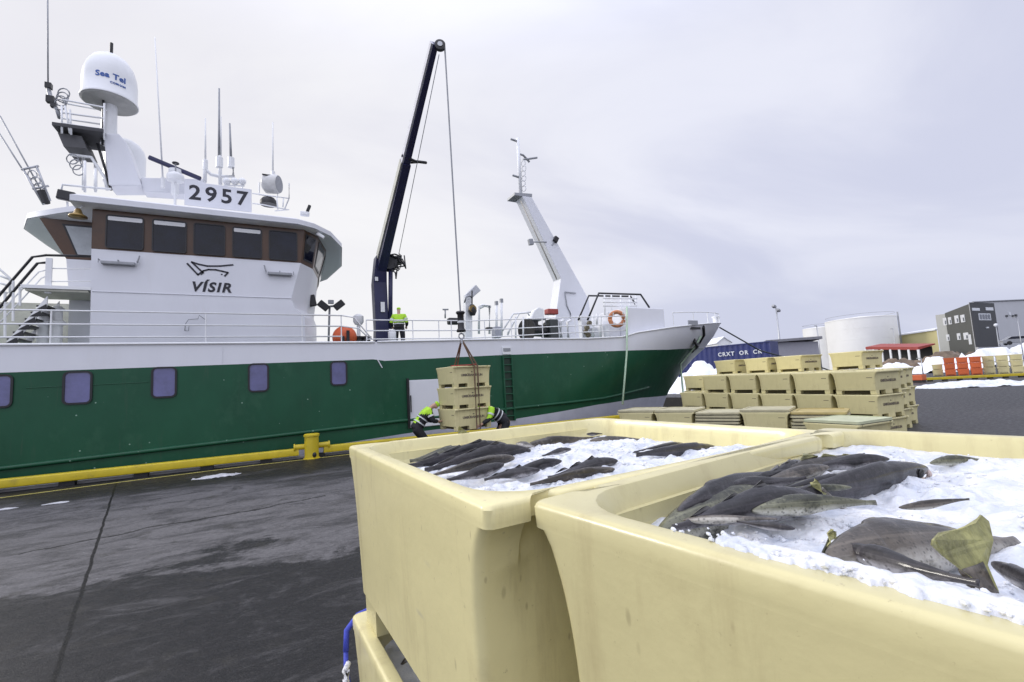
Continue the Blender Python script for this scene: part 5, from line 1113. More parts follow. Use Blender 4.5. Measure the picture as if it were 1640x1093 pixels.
def person(loc, rz, J, label, lime, cap_m, cap='beanie'):
    """J: joints in the person's own frame, +x is forward, z up"""
    j = {k: Vector(v) for k, v in J.items()}
    chest = j['chest']; neck = j['neck']; head = j['head']; pel = j['pelvis']; hd = (head-neck).normalized()
    ch = [[(pel, (.13, .10)), (pel.lerp(chest, .5), (.145, .11)), (chest, (.165, .12)), (neck, .058), (neck.lerp(head, .5), .075), (head, (.082, .098)), (head+hd*.07, (.07, .082))]]
    fdir = Vector(J.get('face', (1, 0, 0))).normalized(); f2 = (fdir-hd*fdir.dot(hd)).normalized()
    ch.append([(head, (.082, .098)), (head+f2*.085-hd*.03, .045)])
    ch.append([(head, (.082, .098)), (head+f2*.108-hd*.005, .014)])
    for s_ in ('l', 'r'):
        ch.append([(chest, (.165, .12)), (j['sh'+s_], .07), (j['el'+s_], .048), (j['wr'+s_], .03)]); ch += hand(j['wr'+s_], j['wr'+s_]-j['el'+s_], f2.cross(Vector((0, 0, 1)))+Vector((.01, .01, .3)))
        ch.append([(pel, (.13, .10)), (j['hip'+s_], .095), (j['kn'+s_], .062), (j['an'+s_], .042), (j['an'+s_]+Vector((.14, 0, -.05)), .035)])
    body = skin(ch, 'person', SKIN, None)
    body.location = loc; body.rotation_euler = (0, 0, rz); tag(body, label, 'person')
    ax = (neck-pel).normalized()
    jc = [[(pel-ax*.1, (.2, .17)), (pel, (.215, .185)), (pel.lerp(chest, .5), (.205, .175)), (chest, (.235, .19)), (chest.lerp(neck, .8), .11)]]
    for s_ in ('l', 'r'): jc.append([(chest, (.205, .155)), (j['sh'+s_], .098), (j['el'+s_], .075), (j['wr'+s_].lerp(j['el'+s_], .12), .055)])
    skin(jc, 'jacket', [LIME, BLACKF], body, 2, lambda c: 0 if lime(c, j) else 1)
    tr_ = [[(pel+ax*.2, (.17, .14)), (pel+ax*.08, (.19, .16)), (pel, (.2, .17))]]
    for s_ in ('l', 'r'): tr_.append([(pel, (.2, .17)), (j['hip'+s_], .135), (j['kn'+s_], .09), (j['an'+s_]+Vector((0, 0, .03)), .07)])
    skin(tr_, 'trousers', BLACKF, body)
    for s_ in ('l', 'r'): skin([[(j['an'+s_]+Vector((0, 0, .1)), .06), (j['an'+s_], .062), (j['an'+s_]+Vector((.1, 0, -.04)), .052), (j['an'+s_]+Vector((.19, 0, -.05)), .042)]], 'boot', BLACK, body)
    skin([[(head+hd*.02, (.092, .108)), (head+hd*.085, (.088, .098)), (head+hd*.13, (.05, .055))]], 'hat' if cap == 'beanie' else 'hood', cap_m, body)
    for s_ in (-1, 1): MB().ball(head+f2*.092+hd*.012+f2.cross(hd)*.032*s_, .012, 8, 6).build('eye', BLACK, body, smooth=True, local=True)
    e = []
    for t in (.2, .48):
        c = pel.lerp(chest, t+.1); mb = MB(); u = ax.cross(Vector((0, 1, 0))).normalized(); w_ = ax.cross(u); rg = []
        for h_ in (-.016, .016): rg.append([c+ax*h_+u*.182*math.cos(2*math.pi*i/28)+w_*.213*math.sin(2*math.pi*i/28) for i in range(28)])
        rg2 = [[p+(p-c).normalized()*.006 for p in r] for r in rg]
        mb.loft([rg[0], rg2[0], rg2[1], rg[1]], cap=(False, False)).build('reflective_band', REFL, body, smooth=False, local=True)
    for s_ in ('l', 'r'):
        for t in (.45,):
            a = j['sh'+s_].lerp(j['el'+s_], t); dd = (j['el'+s_]-j['sh'+s_]).normalized(); MB().lathe([(.092, -.025), (.095, -.024), (.095, .024), (.092, .025)], a, dd, n=20).build('reflective_band', REFL, body, local=True)
    return body
# bent over at the left of the hoisted tubs, facing them
BL = dict(pelvis=(-.1, 0, .84), chest=(.2, 0, 1.24), neck=(.33, 0, 1.37), head=(.46, 0, 1.43), face=(.6, 0, -.8), shl=(.24, .2, 1.27), shr=(.24, -.2, 1.27), ell=(.3, .27, 1.0), elr=(.32, -.28, 1.0), wrl=(.48, .22, .96), wrr=(.5, -.2, .98), hipl=(-.1, .12, .8), hipr=(-.1, -.12, .8), knl=(.12, .15, .47), knr=(.16, -.15, .47), anl=(-.06, .16, .1), anr=(-.02, -.16, .1))
p = atd(672, 690, 12.75)
person((p.x+.04, p.y+.1, 0), R(-4), BL, 'crew member in black and lime workwear bent over at the left of the hoisted tubs', lambda c, j: c.z > 1.2 and c.x < .3 or (c.x < -.04 and c.z > .98), LIME)
BR = dict(BL); BR.update(pelvis=(0, 0, .95), chest=(.36, 0, 1.2), neck=(.5, 0, 1.27), head=(.63, 0, 1.27), shl=(.38, .2, 1.22), shr=(.38, -.2, 1.22), ell=(.5, .25, .96), elr=(.52, -.25, .96), wrl=(.72, .2, .84), wrr=(.74, -.2, .86))
p = atd(812, 672, 12.9)
person((p.x+.02, p.y+.35, 0), R(176), BR, 'crew member in black and lime workwear stooping at the right of the hoisted tubs', lambda c, j: c.x > .33 and c.z > 1.0, LIME)
BD = dict(pelvis=(0, 0, .95), chest=(.03, 0, 1.3), neck=(.04, 0, 1.48), head=(.06, 0, 1.6), face=(1, 0, -.1), shl=(.02, .2, 1.38), shr=(.02, -.2, 1.38), ell=(.0, .3, 1.1), elr=(.0, -.3, 1.1), wrl=(.22, .26, 1.0), wrr=(.22, -.26, 1.0), hipl=(0, .11, .92), hipr=(0, -.11, .92), knl=(.03, .13, .5), knr=(.03, -.13, .5), anl=(-.02, .14, .1), anr=(-.02, -.14, .1))
p = at(639, 520, 17.3)
person((p.x, p.y, 3.36), R(70), BD, 'crew member in a lime jacket and hat standing on deck next to the crane', lambda c, j: c.z > 1.12, LIME)

# ------------------------------------------------------------------ pile of empty tubs
RP = R(-3); up_ = Vector((math.cos(RP), math.sin(RP), 0)); vp_ = Vector((-math.sin(RP), math.cos(RP), 0))
C0 = Vector((13.164, 5.757, 0))
ordn = ['first', 'second', 'third', 'fourth', 'fifth', 'sixth']; lev = ['ground', 'second', 'third', 'top']
def pile(row, c, k, dz, label, pitch=1.09, dy=0.):
    q = C0+up_*(.6+1.24*row)+vp_*(.545+pitch*c+dy); put_tub((q.x, q.y, k*(TH+.008)+dz), RP+random.uniform(-.012, .012), label, 'pile of empty tubs beside the bow')
for c in range(6):
    for k in range(3 if c < 5 else 2):
        pile(0, c, k, .016*c, 'empty tub in the front row of the pile, %s from the right, %s level' % (ordn[c], lev[k]))
for row in (1, 2):
    for c in range(6):
        for k in range(3): pile(row, c, k, .016*c, 'yellow tub inside the pile, row %s back, %s from right, %s level' % (ordn[row], ordn[c], lev[k]), dy=1.0)
for c in range(6):
    for k in range(3): pile(3, c, k, .016*c, 'empty tub in the rear row of the pile, %s from the right, %s level' % (ordn[c], lev[k]), dy=1.4)
for c, yr in enumerate((7.65, 9.58, 10.85, 12.25)):
    X = 16.9; put_tub((X+.6, yr+.545, 3*(TH+.008)+.02+.012*c), RP, 'empty yellow tub standing alone on top of the pile, %s from the right' % ordn[c], 'pile of empty tubs beside the bow')
# low front row with lids
rowA, rowB = Vector((11.25, 5.55, 0)), Vector((8.95, 10.65, 0)); dr = (rowB-rowA).normalized(); ang = math.atan2(dr.y, dr.x)-math.pi/2
nn = Vector((math.cos(ang), math.sin(ang), 0))
def lid(c, rz, z, m, label, s=1.):
    root = empty('tub_lid', (0, 0, 0))
    o = rrect((0, 0, 0), (1, 0, 0), (0, 1, 0), .6*s, .545*s, .06, 4); i_ = rrect((0, 0, 0), (1, 0, 0), (0, 1, 0), .5*s, .45*s, .08, 4)
    Z = lambda P, z: [p+Vector((0, 0, z)) for p in P]
    MB().loft([Z(o, 0), Z(o, .05), Z(i_, .065), Z(i_, .05)]).build('panel', m, root, auto=30)
    e = rrect((0, 0, 0), (1, 0, 0), (0, 1, 0), .592*s, .537*s, .06, 4); MB().loft([Z(e, -.014), Z(e, -.001)]).build('seal', RUBBER, root)
    root.location = (c.x, c.y, z); root.rotation_euler = (0, 0, rz); tag(root, label, 'lid', 'lids on the low front row'); return root
for c in range(5):
    q = rowA+dr*(.56+1.1*c)+nn*.6; two = c in (1, 3, 4)
    for k in range(2 if two else 1):
        t_ = put_tub((q.x, q.y, k*TH*.78), ang, '%s level tub of the low row before the pile, %s from the right' % (('ground', 'second')[k], ordn[c]), 'low row of lidded tubs'); t_.scale = (1, 1, .78 if two else .9)
    if not two:
        for s_ in range(5): lid(q, ang+random.uniform(-.05, .05), TH*.9+.014+.08*s_, LIDY if (c == 0 and s_ == 4) else LID, 'lid stacked on the low row, %s tub from the right, %s lid up' % (ordn[c], ordn[s_]))
    else: lid(q, ang+random.uniform(-.03, .03), TH*1.56+.014, LID, 'single lid closing the low row tub, %s from the right' % ordn[c])
# corner with a green lid and brown stack of lids
q = atz(1372, 672, .87)
put_tub((q.x+.35, q.y+.35, .2-.0), RP, 'yellow tub under the pale green lid in front of the pile', 'low row of lidded tubs'); lid(q+Vector((.35, .35, 0)), RP, .2+TH+.014, LIDG, 'pale green lid closing a tub in front of the pile at right')
MB().box((q.x+.35, q.y+.35, .1), (1.1, 1.0, .2)).build('pallet', mat('pallet_wood', (.2, .14, .08), .8), None); tag(bpy.data.objects['pallet'], 'wooden pallet under the green lidded tub', 'pallet')

# far wall of tubs
FD = Vector((.78, -.62, 0)).normalized()
B0 = atd(1493, 599.5, 58); B0.z = 0; B1 = atd(1660, 601, 52); B1.z = 0; dd = (B1-B0); nW = int(dd.length/1.13); dd.normalize(); rw = math.atan2(dd.y, dd.x)+math.pi/2
far_p = make_tub('fish_tub', TUB, False, 2); kids = list(far_p.children)
fm_b = MB(); 
for o_ in kids:
    n0 = len(fm_b.v); fm_b.v += [v.co.copy() for v in o_.data.vertices]; fm_b.v[n0:] = [v+o_.location for v in fm_b.v[n0:]]; fm_b.f += [[i+n0 for i in p.vertices] for p in o_.data.polygons]
for o_ in kids: bpy.data.objects.remove(o_)
bpy.data.objects.remove(far_p)
SC = 1.22
fm_b.box((0, 0, .055), (1.0, .8, .09))
base_y = fm_b.build('fish_tub', TUB, auto=40); base_o = fm_b.build('fish_tub', TUBO, auto=40)
first = {'y': True, 'o': True}
for c in range(nW):
    org = 1 <= c <= 3
    for k in range(3 if (org or c) else 2):
        s_ = base_o if org else base_y; kk = 'o' if org else 'y'
        if first[kk]: o = s_; first[kk] = False
        else: o = s_.copy(); col.objects.link(o)
        p = B0+dd*(.56+1.13*c)
        if org: p = p-Vector((math.cos(rw), math.sin(rw), 0))*(1.2)
        o.location = (p.x, p.y, k*TH*SC); o.rotation_euler = (0, 0, rw); o.scale = (1, 1, SC)
        tag(o, ('orange tub' if org else 'yellow tub')+' in the far wall, column %d from its left end, %s row' % (c+1, ('bottom', 'middle', 'top')[k]), 'tub', 'far orange tubs' if org else 'far wall of yellow tubs')

# ------------------------------------------------------------------ far side of the harbour
def wbox(name, pl, pr, d1, d2, ztop, m, depth, label, cat, z0=-.2):
    a, b_ = atd(pl, 560, d1), atd(pr, 560, d2); a.z = b_.z = 0; u = (b_-a); L_ = u.length; u.normalize(); n_ = Vector((-u.y, u.x, 0))
    if n_.dot(a) < 0: n_ = -n_
    root = empty(name, a, 0, label, cat); return root, a, b_, u, n_, L_
def zat(px, py, d): return atd(px, py, d).z
# right kerb and snow bank
k0, k1 = atd(1478, 611, 43), atd(1700, 606, 41); k0.z = k1.z = 0
u = (k1-k0); L_ = u.length; u.normalize(); rk = Matrix.Rotation(math.atan2(u.y, u.x), 3, 'Z')
kr = empty('kerb_beam', k0, 0, 'far yellow kerb beam behind the snow bank at right', 'kerb'); MB().box((k0+k1)/2+Vector((0, 0, .24)), (L_, .26, .24), rk).build('beam', YELLOW, kr, bevel=.03)
for k in range(9): MB().box(k0.lerp(k1, (k+.5)/9)+Vector((0, 0, .06)), (.35, .22, .12), rk).build('block', RUBBER, kr)
s0_, s1_ = atd(1455, 628, 33), atd(1680, 626, 31); mid_ = (s0_+s1_)/2
snow('snow_bank', mid_.x, mid_.y, (s1_-s0_).length*.62, 1.9, .42, 'low lumpy bank of dirty snow along the right edge of the quay', 2.2, 90, math.atan2(s1_.y-s0_.y, s1_.x-s0_.x), mat('grey_snow', (.66, .69, .72), .7, var=.25, scale=3, bump=.6, bscale=5))
p = atd(1472, 615, 42); ob = empty('orange_crate', (p.x, p.y, 0), 0, 'small orange crate standing at the left end of the far yellow kerb', 'crate'); MB().box((p.x, p.y, .45), (.9, .9, .5)).build('crate_body', TUBO, ob, bevel=.04); MB().box((p.x, p.y, .1), (.8, .8, .2)).build('crate_base', BLACK, ob)
# snow heaps and rough ground behind
for px_, py_, d, rx, hh, lb, sd in ((1440, 588, 75, 7.5, 2.0, 'white snow heap left of the orange tubs', 1.3), (1500, 575, 82, 6, 2.6, 'broad snow slope behind the orange tubs', 4.4), (1590, 565, 80, 11, 3.6, 'high snow bank below the dark grey building', 6.2), (1650, 560, 78, 8, 4.2, 'snow bank at the right edge below the dark grey building', 8.1), (1122, 592, 47, 5.0, 3.2, 'snow heap seen under the ship bow', 9.3)):
    p = atd(px_, py_, d); snow('snow_bank', p.x, p.y, rx, 4, hh, lb, sd, 40, R(-45))
for px_, d, rx, hh, lb, sd in ((1430, 84, 9, 2.7, 'brown earth bank under the red roofed pipe', 3.7), (1520, 88, 8, 3.6, 'brown earth bank left of the snow below the dark building', 5.1)):
    p = atd(px_, 570, d); snow('earth_bank', p.x, p.y, rx, 4, hh, lb, sd, 30, R(-45), mat('earth', (.16, .12, .085), .9, var=.4, scale=.6, dirt=(.5, .5, .52), dscale=.3, damt=.7))
# tanks
def tank(pc, pw, ptop, d, label, zbase=0.):
    c = atd(pc, ptop, d); r = pw/2/FPX*d; z = c.z
    root = empty('storage_tank', (c.x, c.y, 0), 0, label, 'tank')
    sh = MB().lathe([(r, 0), (r, z-.05)], (c.x, c.y, 0), n=56).build('shell', mat('tank_white', (.8, .8, .78), .45, var=.04, scale=.15, dirt=(.5, .48, .44), dscale=.12, damt=.3), root, auto=40)
    MB().lathe([(r*1.006, z-.25), (r*1.006, z-.02), (r*.98, z+.05), (r*.05, z+r*.1)], (c.x, c.y, 0), n=56).build('roof', mat('tank_white', (1, 1, 1)), root, auto=40)
    for k in range(1, 5): MB().torus((c.x, c.y, z*k/5), (0, 0, 1), r*1.001, .02, 56, 4).build('weld_ring', mat('tank_white', (1, 1, 1)), root)
    t = Vector((-c.y, c.x, 0)).normalized()
    lad = MB(); a0 = c-t*r*1.02; a0.z = 0
    for k in range(2): lad.tube([a0+Vector((.5*k, 0, 0)), a0+Vector((.5*k, 0, z+1))], .08, 6)
    lad.build('ladder', GREY, root)
    ra = MB().torus((c.x, c.y, z+.9), (0, 0, 1), r*.97, .04, 40, 4).build('roof_rail', GREY, root)
    return root
tank(1376, 92, 512, 120, 'large white cylindrical storage tank in the distance'); tank(1312, 46, 526, 128, 'smaller white storage tank left of the large one')
def block(name, pl, dl, pr, dr_, ytop_l, ytop_r, depth, m, label, cat, z0=-.3):
    a, b_ = atd(pl, ytop_l, dl), atd(pr, ytop_r, dr_); za, zb_ = a.z, b_.z; a.z = b_.z = 0
    u = (b_-a); L_ = u.length; u.normalize(); n_ = Vector((u.y, -u.x, 0))
    if n_.dot(a) < 0: n_ = -n_
    root = empty(name, a, 0, label, cat); back = (a.normalized()*.97+n_*0).normalized()*depth   # the flank runs straight back
    P = [a, b_, b_+back, a+back]; Zt = [za, zb_, zb_, za]
    MB().loft([[q+Vector((0, 0, z0)) for q in P], [q+Vector((0, 0, z)) for q, z in zip(P, Zt)]]).build('wall', m, root)
    return root, a, b_, u, n_, L_, za, zb_
def onwall(name, a, u, n_, x0_, x1_, z0_, z1_, m, root, out=.05):
    A, B = a+u*x0_, a+u*x1_; f = -n_
    return MB().loft([[A+Vector((0, 0, z0_)), B+Vector((0, 0, z0_)), B+Vector((0, 0, z1_)), A+Vector((0, 0, z1_))], [A+f*out+Vector((0, 0, z0_)), B+f*out+Vector((0, 0, z0_)), B+f*out+Vector((0, 0, z1_)), A+f*out+Vector((0, 0, z1_))]]).build(name, m, root)
DARK = mat('dark_cladding', (.036, .038, .04), .5, var=.12, scale=.3); LGREY = mat('light_grey_cladding', (.48, .49, .51), .5, var=.05, scale=.2); CLG = mat('pale_cladding', (.42, .43, .41), .5, var=.05)
# the big grey and black building: gable end to the left, long side to the right
dB = 88
r1, a, b_, u, n_, L_, za, zb_ = block('harbour_building', 1513, 96, 1557, dB, 502, 485, 14, mat('gable_grey', (.085, .088, .08), .5, var=.1), 'modern grey and black harbour building with white framed windows at right', 'building')
def ww(px_, d=None):                      # distance along this wall of a picture column
    r = ray(px_, 540); r = Vector((r.x, r.y, 0)); o = a
    den = r.x*(-u.y)+r.y*u.x; t = (o.x*(-u.y)+o.y*u.x)/den; return (r*t-o).dot(u)
def zz_at(px_, py_):
    r = ray(px_, py_); q = a+u*ww(px_); return EYE+r.z*(math.hypot(q.x, q.y)/math.hypot(r.x, r.y))
WINW = mat('window_white', (.62, .64, .66), .3, var=.1); WING = mat('window_glass', (.1, .11, .13), .08)
for x0_, x1_, y0_, y1_ in ((1514.5, 1520, 509, 521), (1523, 1528, 508, 519.5), (1533.5, 1540, 505, 517.5), (1543.5, 1550, 504, 516), (1516, 1521, 536, 546), (1533.5, 1539, 534, 544.5), (1544, 1552, 533, 544)):
    w_ = onwall('window', a, u, n_, ww(x0_), ww(x1_), zz_at((x0_+x1_)/2, y1_), zz_at((x0_+x1_)/2, y0_), WINW, r1, .08)
    xa, xb, z0_, z1_ = ww(x0_), ww(x1_), zz_at((x0_+x1_)/2, y1_), zz_at((x0_+x1_)/2, y0_)
    onwall('pane', a, u, n_, xa+(xb-xa)*.55, xb-(xb-xa)*.12, z0_+(z1_-z0_)*.12, z0_+(z1_-z0_)*.6, WING, w_, .1)
onwall('corner_trim', a, u, n_, L_-.8, L_+.02, -.3, zb_+.1, LGREY, r1, .12)
onwall('doorway', a, u, n_, ww(1551), ww(1555.5), zz_at(1553, 552), zz_at(1553, 536), WINW, r1, .06)
ra_, rb_ = b_, atd(1700, 560, 100); rb_.z = 0; zr = zb_
def side(pa, pb, m, name, ytop, out=0., ybot=None):
    pass
u2 = (rb_-ra_); L2 = u2.length; u2.normalize(); n2 = Vector((u2.y, -u2.x, 0)); n2 = n2 if n2.dot(ra_) > 0 else -n2
bk2 = ra_.normalized()*14
P = [ra_, rb_, rb_+bk2, ra_+bk2]
zt2 = zb_*1.02
MB().loft([[q+Vector((0, 0, -.3)) for q in P], [q+Vector((0, 0, z)) for q, z in zip(P, (zb_+.02, zt2+1.2, zt2+1.2, zb_+.02))]]).build('side_wall', LGREY, r1)
def w2(px_):
    r = ray(px_, 540); r = Vector((r.x, r.y, 0)); den = r.x*(-u2.y)+r.y*u2.x; t = (ra_.x*(-u2.y)+ra_.y*u2.x)/den; return (r*t-ra_).dot(u2)
def z2(px_, py_):
    r = ray(px_, py_); q = ra_+u2*w2(px_); return EYE+r.z*(math.hypot(q.x, q.y)/math.hypot(r.x, r.y))
def on2(nm, x0_, x1_, y0_, y1_, m, out=.08, par=None):
    xc = (x0_+x1_)/2; return onwall(nm, ra_, u2, n2, w2(x0_), w2(x1_), z2(xc, y1_), z2(xc, y0_), m, par or r1, out)
dp = on2('dark_panel', 1560, 1599, 484.5, 556, DARK, .1)
on2('window', 1562, 1574, 493, 497.5, WINW, .16); on2('window', 1584, 1596, 492, 497, WINW, .16)
bw_ = on2('window', 1571, 1590, 502, 513, WINW, .16)
for k in range(4): on2('pane', 1572.2+4.4*k, 1575.4+4.4*k, 503.5, 511.5, WING, .2, bw_)
on2('wall_lamp', 1580, 1583, 524, 526, WINW, .3)
for k, (x, y, h_) in enumerate(((1617, 506, 3), (1622, 502, 5), (1627, 506, 3), (1632, 505, 3.5))): on2('emblem', x-1.6, x+1.6, y-h_/2, y+h_/2, DARK if k != 1 else WINW, .12)
MB().tube([ra_+Vector((0, 0, zb_+.1))-n2*.1, rb_+Vector((0, 0, zt2+1.3))-n2*.1], .15, 6).build('roof_edge', GREY, r1)
block('annex_building', 1498, 100, 1514, 97, 505, 503, 10, CLG, 'narrow pale grey annex left of the dark harbour building', 'building')
r2, a2, b2, uu2, nn2, L22, za2, zb2 = block('warehouse', 1432, 118, 1500, 108, 539, 529, 16, mat('yellow_cladding', (.58, .52, .26), .5, var=.06, scale=.2), 'pale yellow warehouse with a white roof in the distance', 'building')
MB().loft([[a2+Vector((0, 0, za2))-nn2*.4, b2+Vector((0, 0, zb2))-nn2*.4, b2+Vector((0, 0, zb2+.7))+nn2*7, a2+Vector((0, 0, za2+.7))+nn2*7], [a2+Vector((0, 0, za2+.25))-nn2*.4, b2+Vector((0, 0, zb2+.25))-nn2*.4, b2+Vector((0, 0, zb2+1.2))+nn2*7, a2+Vector((0, 0, za2+1.2))+nn2*7]]).build('roof', WHITE2, r2)
onwall('door', a2, uu2, nn2, L22*.19, L22*.26, 2.6, 5.6, WINW, r2, .1)
# red roofed open shed
r3 = empty('open_shed', atd(1420, 565, 100), 0, 'low open shed with a long red roof below the tanks', 'shed'); A, B = atd(1386, 556, 104), atd(1470, 556, 92)
uR = (B-A).normalized(); nR = Vector((-uR.y, uR.x, 0)); nR = nR if nR.dot(A) > 0 else -nR
MB().loft([[A+Vector((0, 0, -.6)), B+Vector((0, 0, -.6)), B+Vector((0, 0, .3))+nR*4, A+Vector((0, 0, .3))+nR*4], [A, B, B+Vector((0, 0, .55))+nR*4, A+Vector((0, 0, .55))+nR*4]]).build('roof', RED, r3)
for k in range(7): q = A.lerp(B, k/6); MB().box((q.x, q.y, q.z/2-.3), (.35, .35, q.z-.5)).build('post', WHITE2, r3)
MB().loft([[A+nR*3+Vector((0, 0, -A.z)), B+nR*3+Vector((0, 0, -B.z)), B+nR*3, A+nR*3], [A+nR*3.2+Vector((0, 0, -A.z)), B+nR*3.2+Vector((0, 0, -B.z)), B+nR*3.2, A+nR*3.2]]).build('wall', BLACK, r3)  # black sheet paints in the shade of the open bays
# shed and containers
r4, a4, b4, u4, n4, L4, za4, zb4 = block('shed', 1232, 58, 1310, 56, 549, 547, 8, mat('shed_grey', (.3, .3, .34), .55, var=.05), 'flat roofed grey shed between the containers and the tanks', 'shed')
MB().loft([[q+Vector((0, 0, z)) for q in (a4-n4*.5-u4*.4, b4-n4*.5+u4*.4, b4+n4*8.5+u4*.4, a4+n4*8.5-u4*.4)] for z in (za4-.02, za4+.3)]).build('roof', mat('roof_grey', (.2, .2, .22), .5), r4)
MB().loft([[q+Vector((0, 0, z)) for q in (a4+n4*8-u4*.02, a4-u4*.02, a4-u4*.08, a4+n4*8-u4*.08)] for z in (-.2, za4-.1)]).build('side_wall', CREAM, r4)
CBL = mat('container_blue', (.018, .028, .13), .45, var=.12, scale=.6, dirt=(.2, .2, .3), damt=.3)
cA, cB = atd(1070, 580, 58), atd(1236, 576, 49); cA.z = cB.z = -.25; uc = (cB-cA); Lc = uc.length; uc.normalize(); nc = Vector((-uc.y, uc.x, 0)); nc = nc if nc.dot(cA) > 0 else -nc
for k in range(2):
    root = empty('shipping_container', cA+Vector((0, 0, 2.62*k)), 0, 'blue shipping container with white lettering, %s of the two stacked' % ('lower' if not k else 'upper'), 'container', 'stacked blue containers')
    sh = MB(); nC = int(Lc/.3)
    front = []
    for i in range(nC*2+1): front.append(cA+uc*Lc*i/(nC*2)+nc*(.06 if (i//2) % 2 else 0))
    sh.loft([[p+Vector((0, 0, 2.62*k+.1)) for p in front]+[cB+nc*2.4+Vector((0, 0, 2.62*k+.1)), cA+nc*2.4+Vector((0, 0, 2.62*k+.1))], [p+Vector((0, 0, 2.62*k+2.5)) for p in front]+[cB+nc*2.4+Vector((0, 0, 2.62*k+2.5)), cA+nc*2.4+Vector((0, 0, 2.62*k+2.5))]]).build('wall', CBL, root)
    for z in (2.62*k+.06, 2.62*k+2.55): MB().loft([[cA-nc*.04+Vector((0, 0, z-.06)), cB-nc*.04+Vector((0, 0, z-.06)), cB+nc*2.44+Vector((0, 0, z-.06)), cA+nc*2.44+Vector((0, 0, z-.06))], [cA-nc*.04+Vector((0, 0, z+.06)), cB-nc*.04+Vector((0, 0, z+.06)), cB+nc*2.44+Vector((0, 0, z+.06)), cA+nc*2.44+Vector((0, 0, z+.06))]]).build('frame_rail', CBL, root)
    if k:
        q = cB-uc*2.9-nc*.05+Vector((0, 0, 2.62*k+1.55)); [text_mb(w_, .62, frame(q+uc*o_, uc, (0, 0, 1)), .01, 0, .02, 1.25).build('lettering', WINW, root) for w_, o_ in (('CRXT', -1.85), ('OR', .1), ('CR', 1.55))]
p = atd(1160, 552, 70); wg = empty('gabled_house', (p.x, p.y, 0), 0, 'white roofed gabled house behind the blue containers', 'house')
u5 = Vector((rt.x, rt.y, 0)); n5 = Vector((fw.x, fw.y, 0)).normalized()
W = 1.05; gz = [atd(1160, 549, 70).z, atd(1160, 540, 70).z]
for nm, m_, out in (('wall', WHITE2, [(-W, 0), (W, 0), (W, gz[0]), (0, gz[1]-.1), (-W, gz[0])]),): MB().prism([p*1+u5*x+Vector((0, 0, z-p.z)) for x, z in out], n5*6).build(nm, m_, wg)
for s_ in (-1, 1): MB().prism([p+u5*x+Vector((0, 0, z-p.z))-n5*.2 for x, z in ((s_*(W+.2), gz[0]-.1), (s_*(W+.2), gz[0]+.05), (0, gz[1]+.1), (0, gz[1]-.05))], n5*6.4).build('roof', SNOWM, wg)
# lamp posts
def post(px_, d, ytop, m, label, heads, r=.09):
    t = atd(px_, ytop, d); root = empty('lamp_post', (t.x, t.y, 0), 0, label, 'lamp post', 'lamp posts on the far side')
    MB().tube([(t.x, t.y, 0), (t.x, t.y, t.z)], r*1.3, 8, r*.8).build('post', m, root, smooth=True)
    if heads == 'flood':
        for x, z in ((-.25, .25), (.25, -.3)): MB().box(t+u5*x+Vector((0, 0, z)), (.5, .4, .3), Matrix.Rotation(R(25), 3, 'Y')).build('lamp_head', GREY, root, bevel=.04)
    elif heads == 'globe': MB().ball(t, .3, 14, 10).build('lamp_head', WINW, root, smooth=True)
    else: MB().box(t+u5*-.3, (.8, .3, .12)).build('lamp_head', GREY, root)
    return root
post(1243, 60, 494, STEEL, 'tall floodlight post behind the grey shed', 'flood', .11)
post(1308, 110, 522, STEEL, 'thin grey post in front of the smaller tank', 'arm', .14)
post(1595, 82, 521, GREY, 'lamp post with a round white globe before the black wall panel', 'globe'); post(1629, 70, 508, STEEL, 'pale lamp post at the right edge before the grey wall', 'arm', .05); post(1475, 66, 574, STEEL, 'short pale post left of the orange tubs', 'arm', .06); post(1430, 110, 527, STEEL, 'thin pole between the large tank and the warehouse', 'arm', .05)
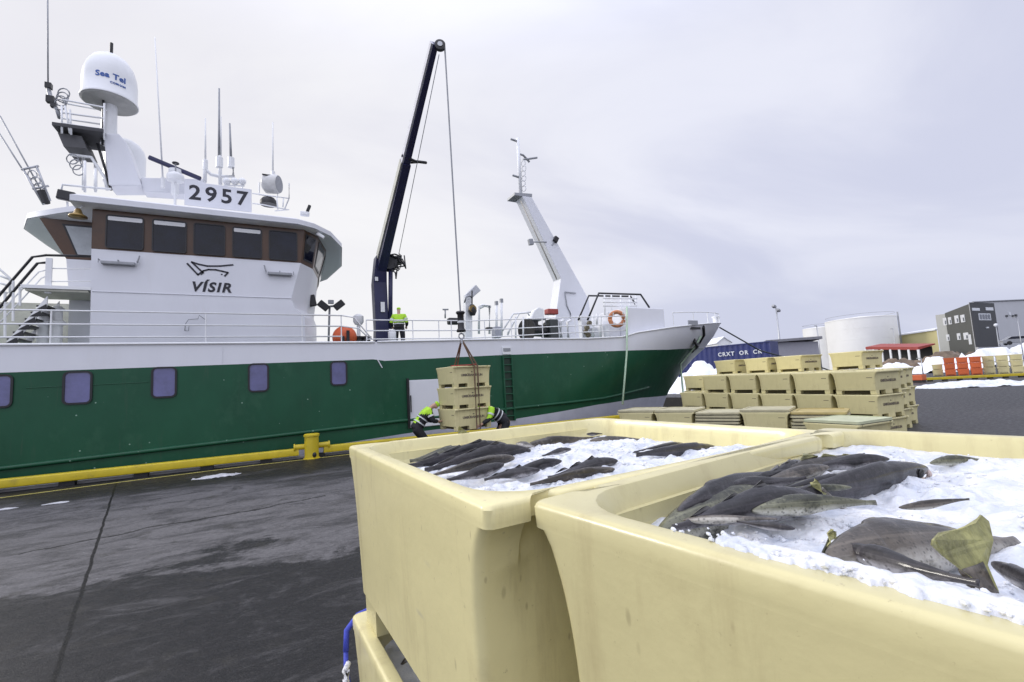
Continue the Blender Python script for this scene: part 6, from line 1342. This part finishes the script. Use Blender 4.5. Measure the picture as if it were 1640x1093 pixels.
# parked cars
def car(px_, py_, d, rz, m, label, s=1.):
    p = atd(px_, py_, d); root = empty('parked_car', (0, 0, 0), 0, label, 'car', 'distant parked cars')
    side_ = [(-2.1, .3), (2.1, .3), (2.15, .75), (1.2, .92), (.65, 1.42), (-1.0, 1.45), (-1.75, .95), (-2.15, .85)]
    MB().prism([(x, -.85, z) for x, z in side_], (0, 1.7, 0)).build('body', m, root, bevel=.08)
    for sg in (-1, 1): MB().prism([(x, sg*.86, z) for x, z in ((1.05, .95), (.58, 1.36), (-.95, 1.38), (-1.5, .97))], (0, sg*.01, 0)).build('side_window', GLASS, root)
    for x in (-1.3, 1.35):
        for sg in (-1, 1): MB().lathe([(.32, -.1), (.34, 0), (.32, .1)], (x, sg*.8, .33), (0, 1, 0), n=18).build('wheel', RUBBER, root, auto=40)
    root.location = (p.x, p.y, p.z); root.rotation_euler = (0, 0, rz); return root
car(1632, 552, 76, R(-60), GREY, 'dark grey car parked on the snowy rise at the right edge')
# strap on the stacked tubs in front
M2 = tubmat(CR, ARR, TH)
sp = empty('lashing_strap', M2 @ Vector((-.6, .55, .58)), 0, 'blue webbing and white knotted rope hung on the corner of the second level tub', 'strap')
def b2_(x, y, z): return M2 @ Vector((x, y, z))
MB().tube([b2_(-.40, .553, .575), b2_(-.5, .562, .58), b2_(-.575, .566, .565), b2_(-.615, .555, .53), b2_(-.622, .54, .47)], .010, 8).build('webbing', ROPEB, sp, smooth=True)
MB().tube([b2_(-.622, .54, .47), b2_(-.626, .52, .42), b2_(-.622, .5, .38)], .008, 8).tube([b2_(-.618, .53, .30), b2_(-.62, .522, .2), b2_(-.615, .51, .0)], .013, 8).build('webbing', ROPEB, sp, smooth=True)
MB().tube([b2_(-.622, .5, .45), b2_(-.632, .515, .42), b2_(-.63, .525, .39), b2_(-.628, .505, .375), b2_(-.63, .49, .40), b2_(-.628, .497, .43), b2_(-.63, .51, .36), b2_(-.628, .5, .30), b2_(-.63, .512, .24), b2_(-.628, .5, .18), b2_(-.63, .507, .1), b2_(-.628, .503, 0)], .009, 8).build('knotted_rope', ROPEW, sp, smooth=True)
# clean up
for o in list(col.objects):
    if o.type == 'MESH' and not o.data.polygons: bpy.data.objects.remove(o)
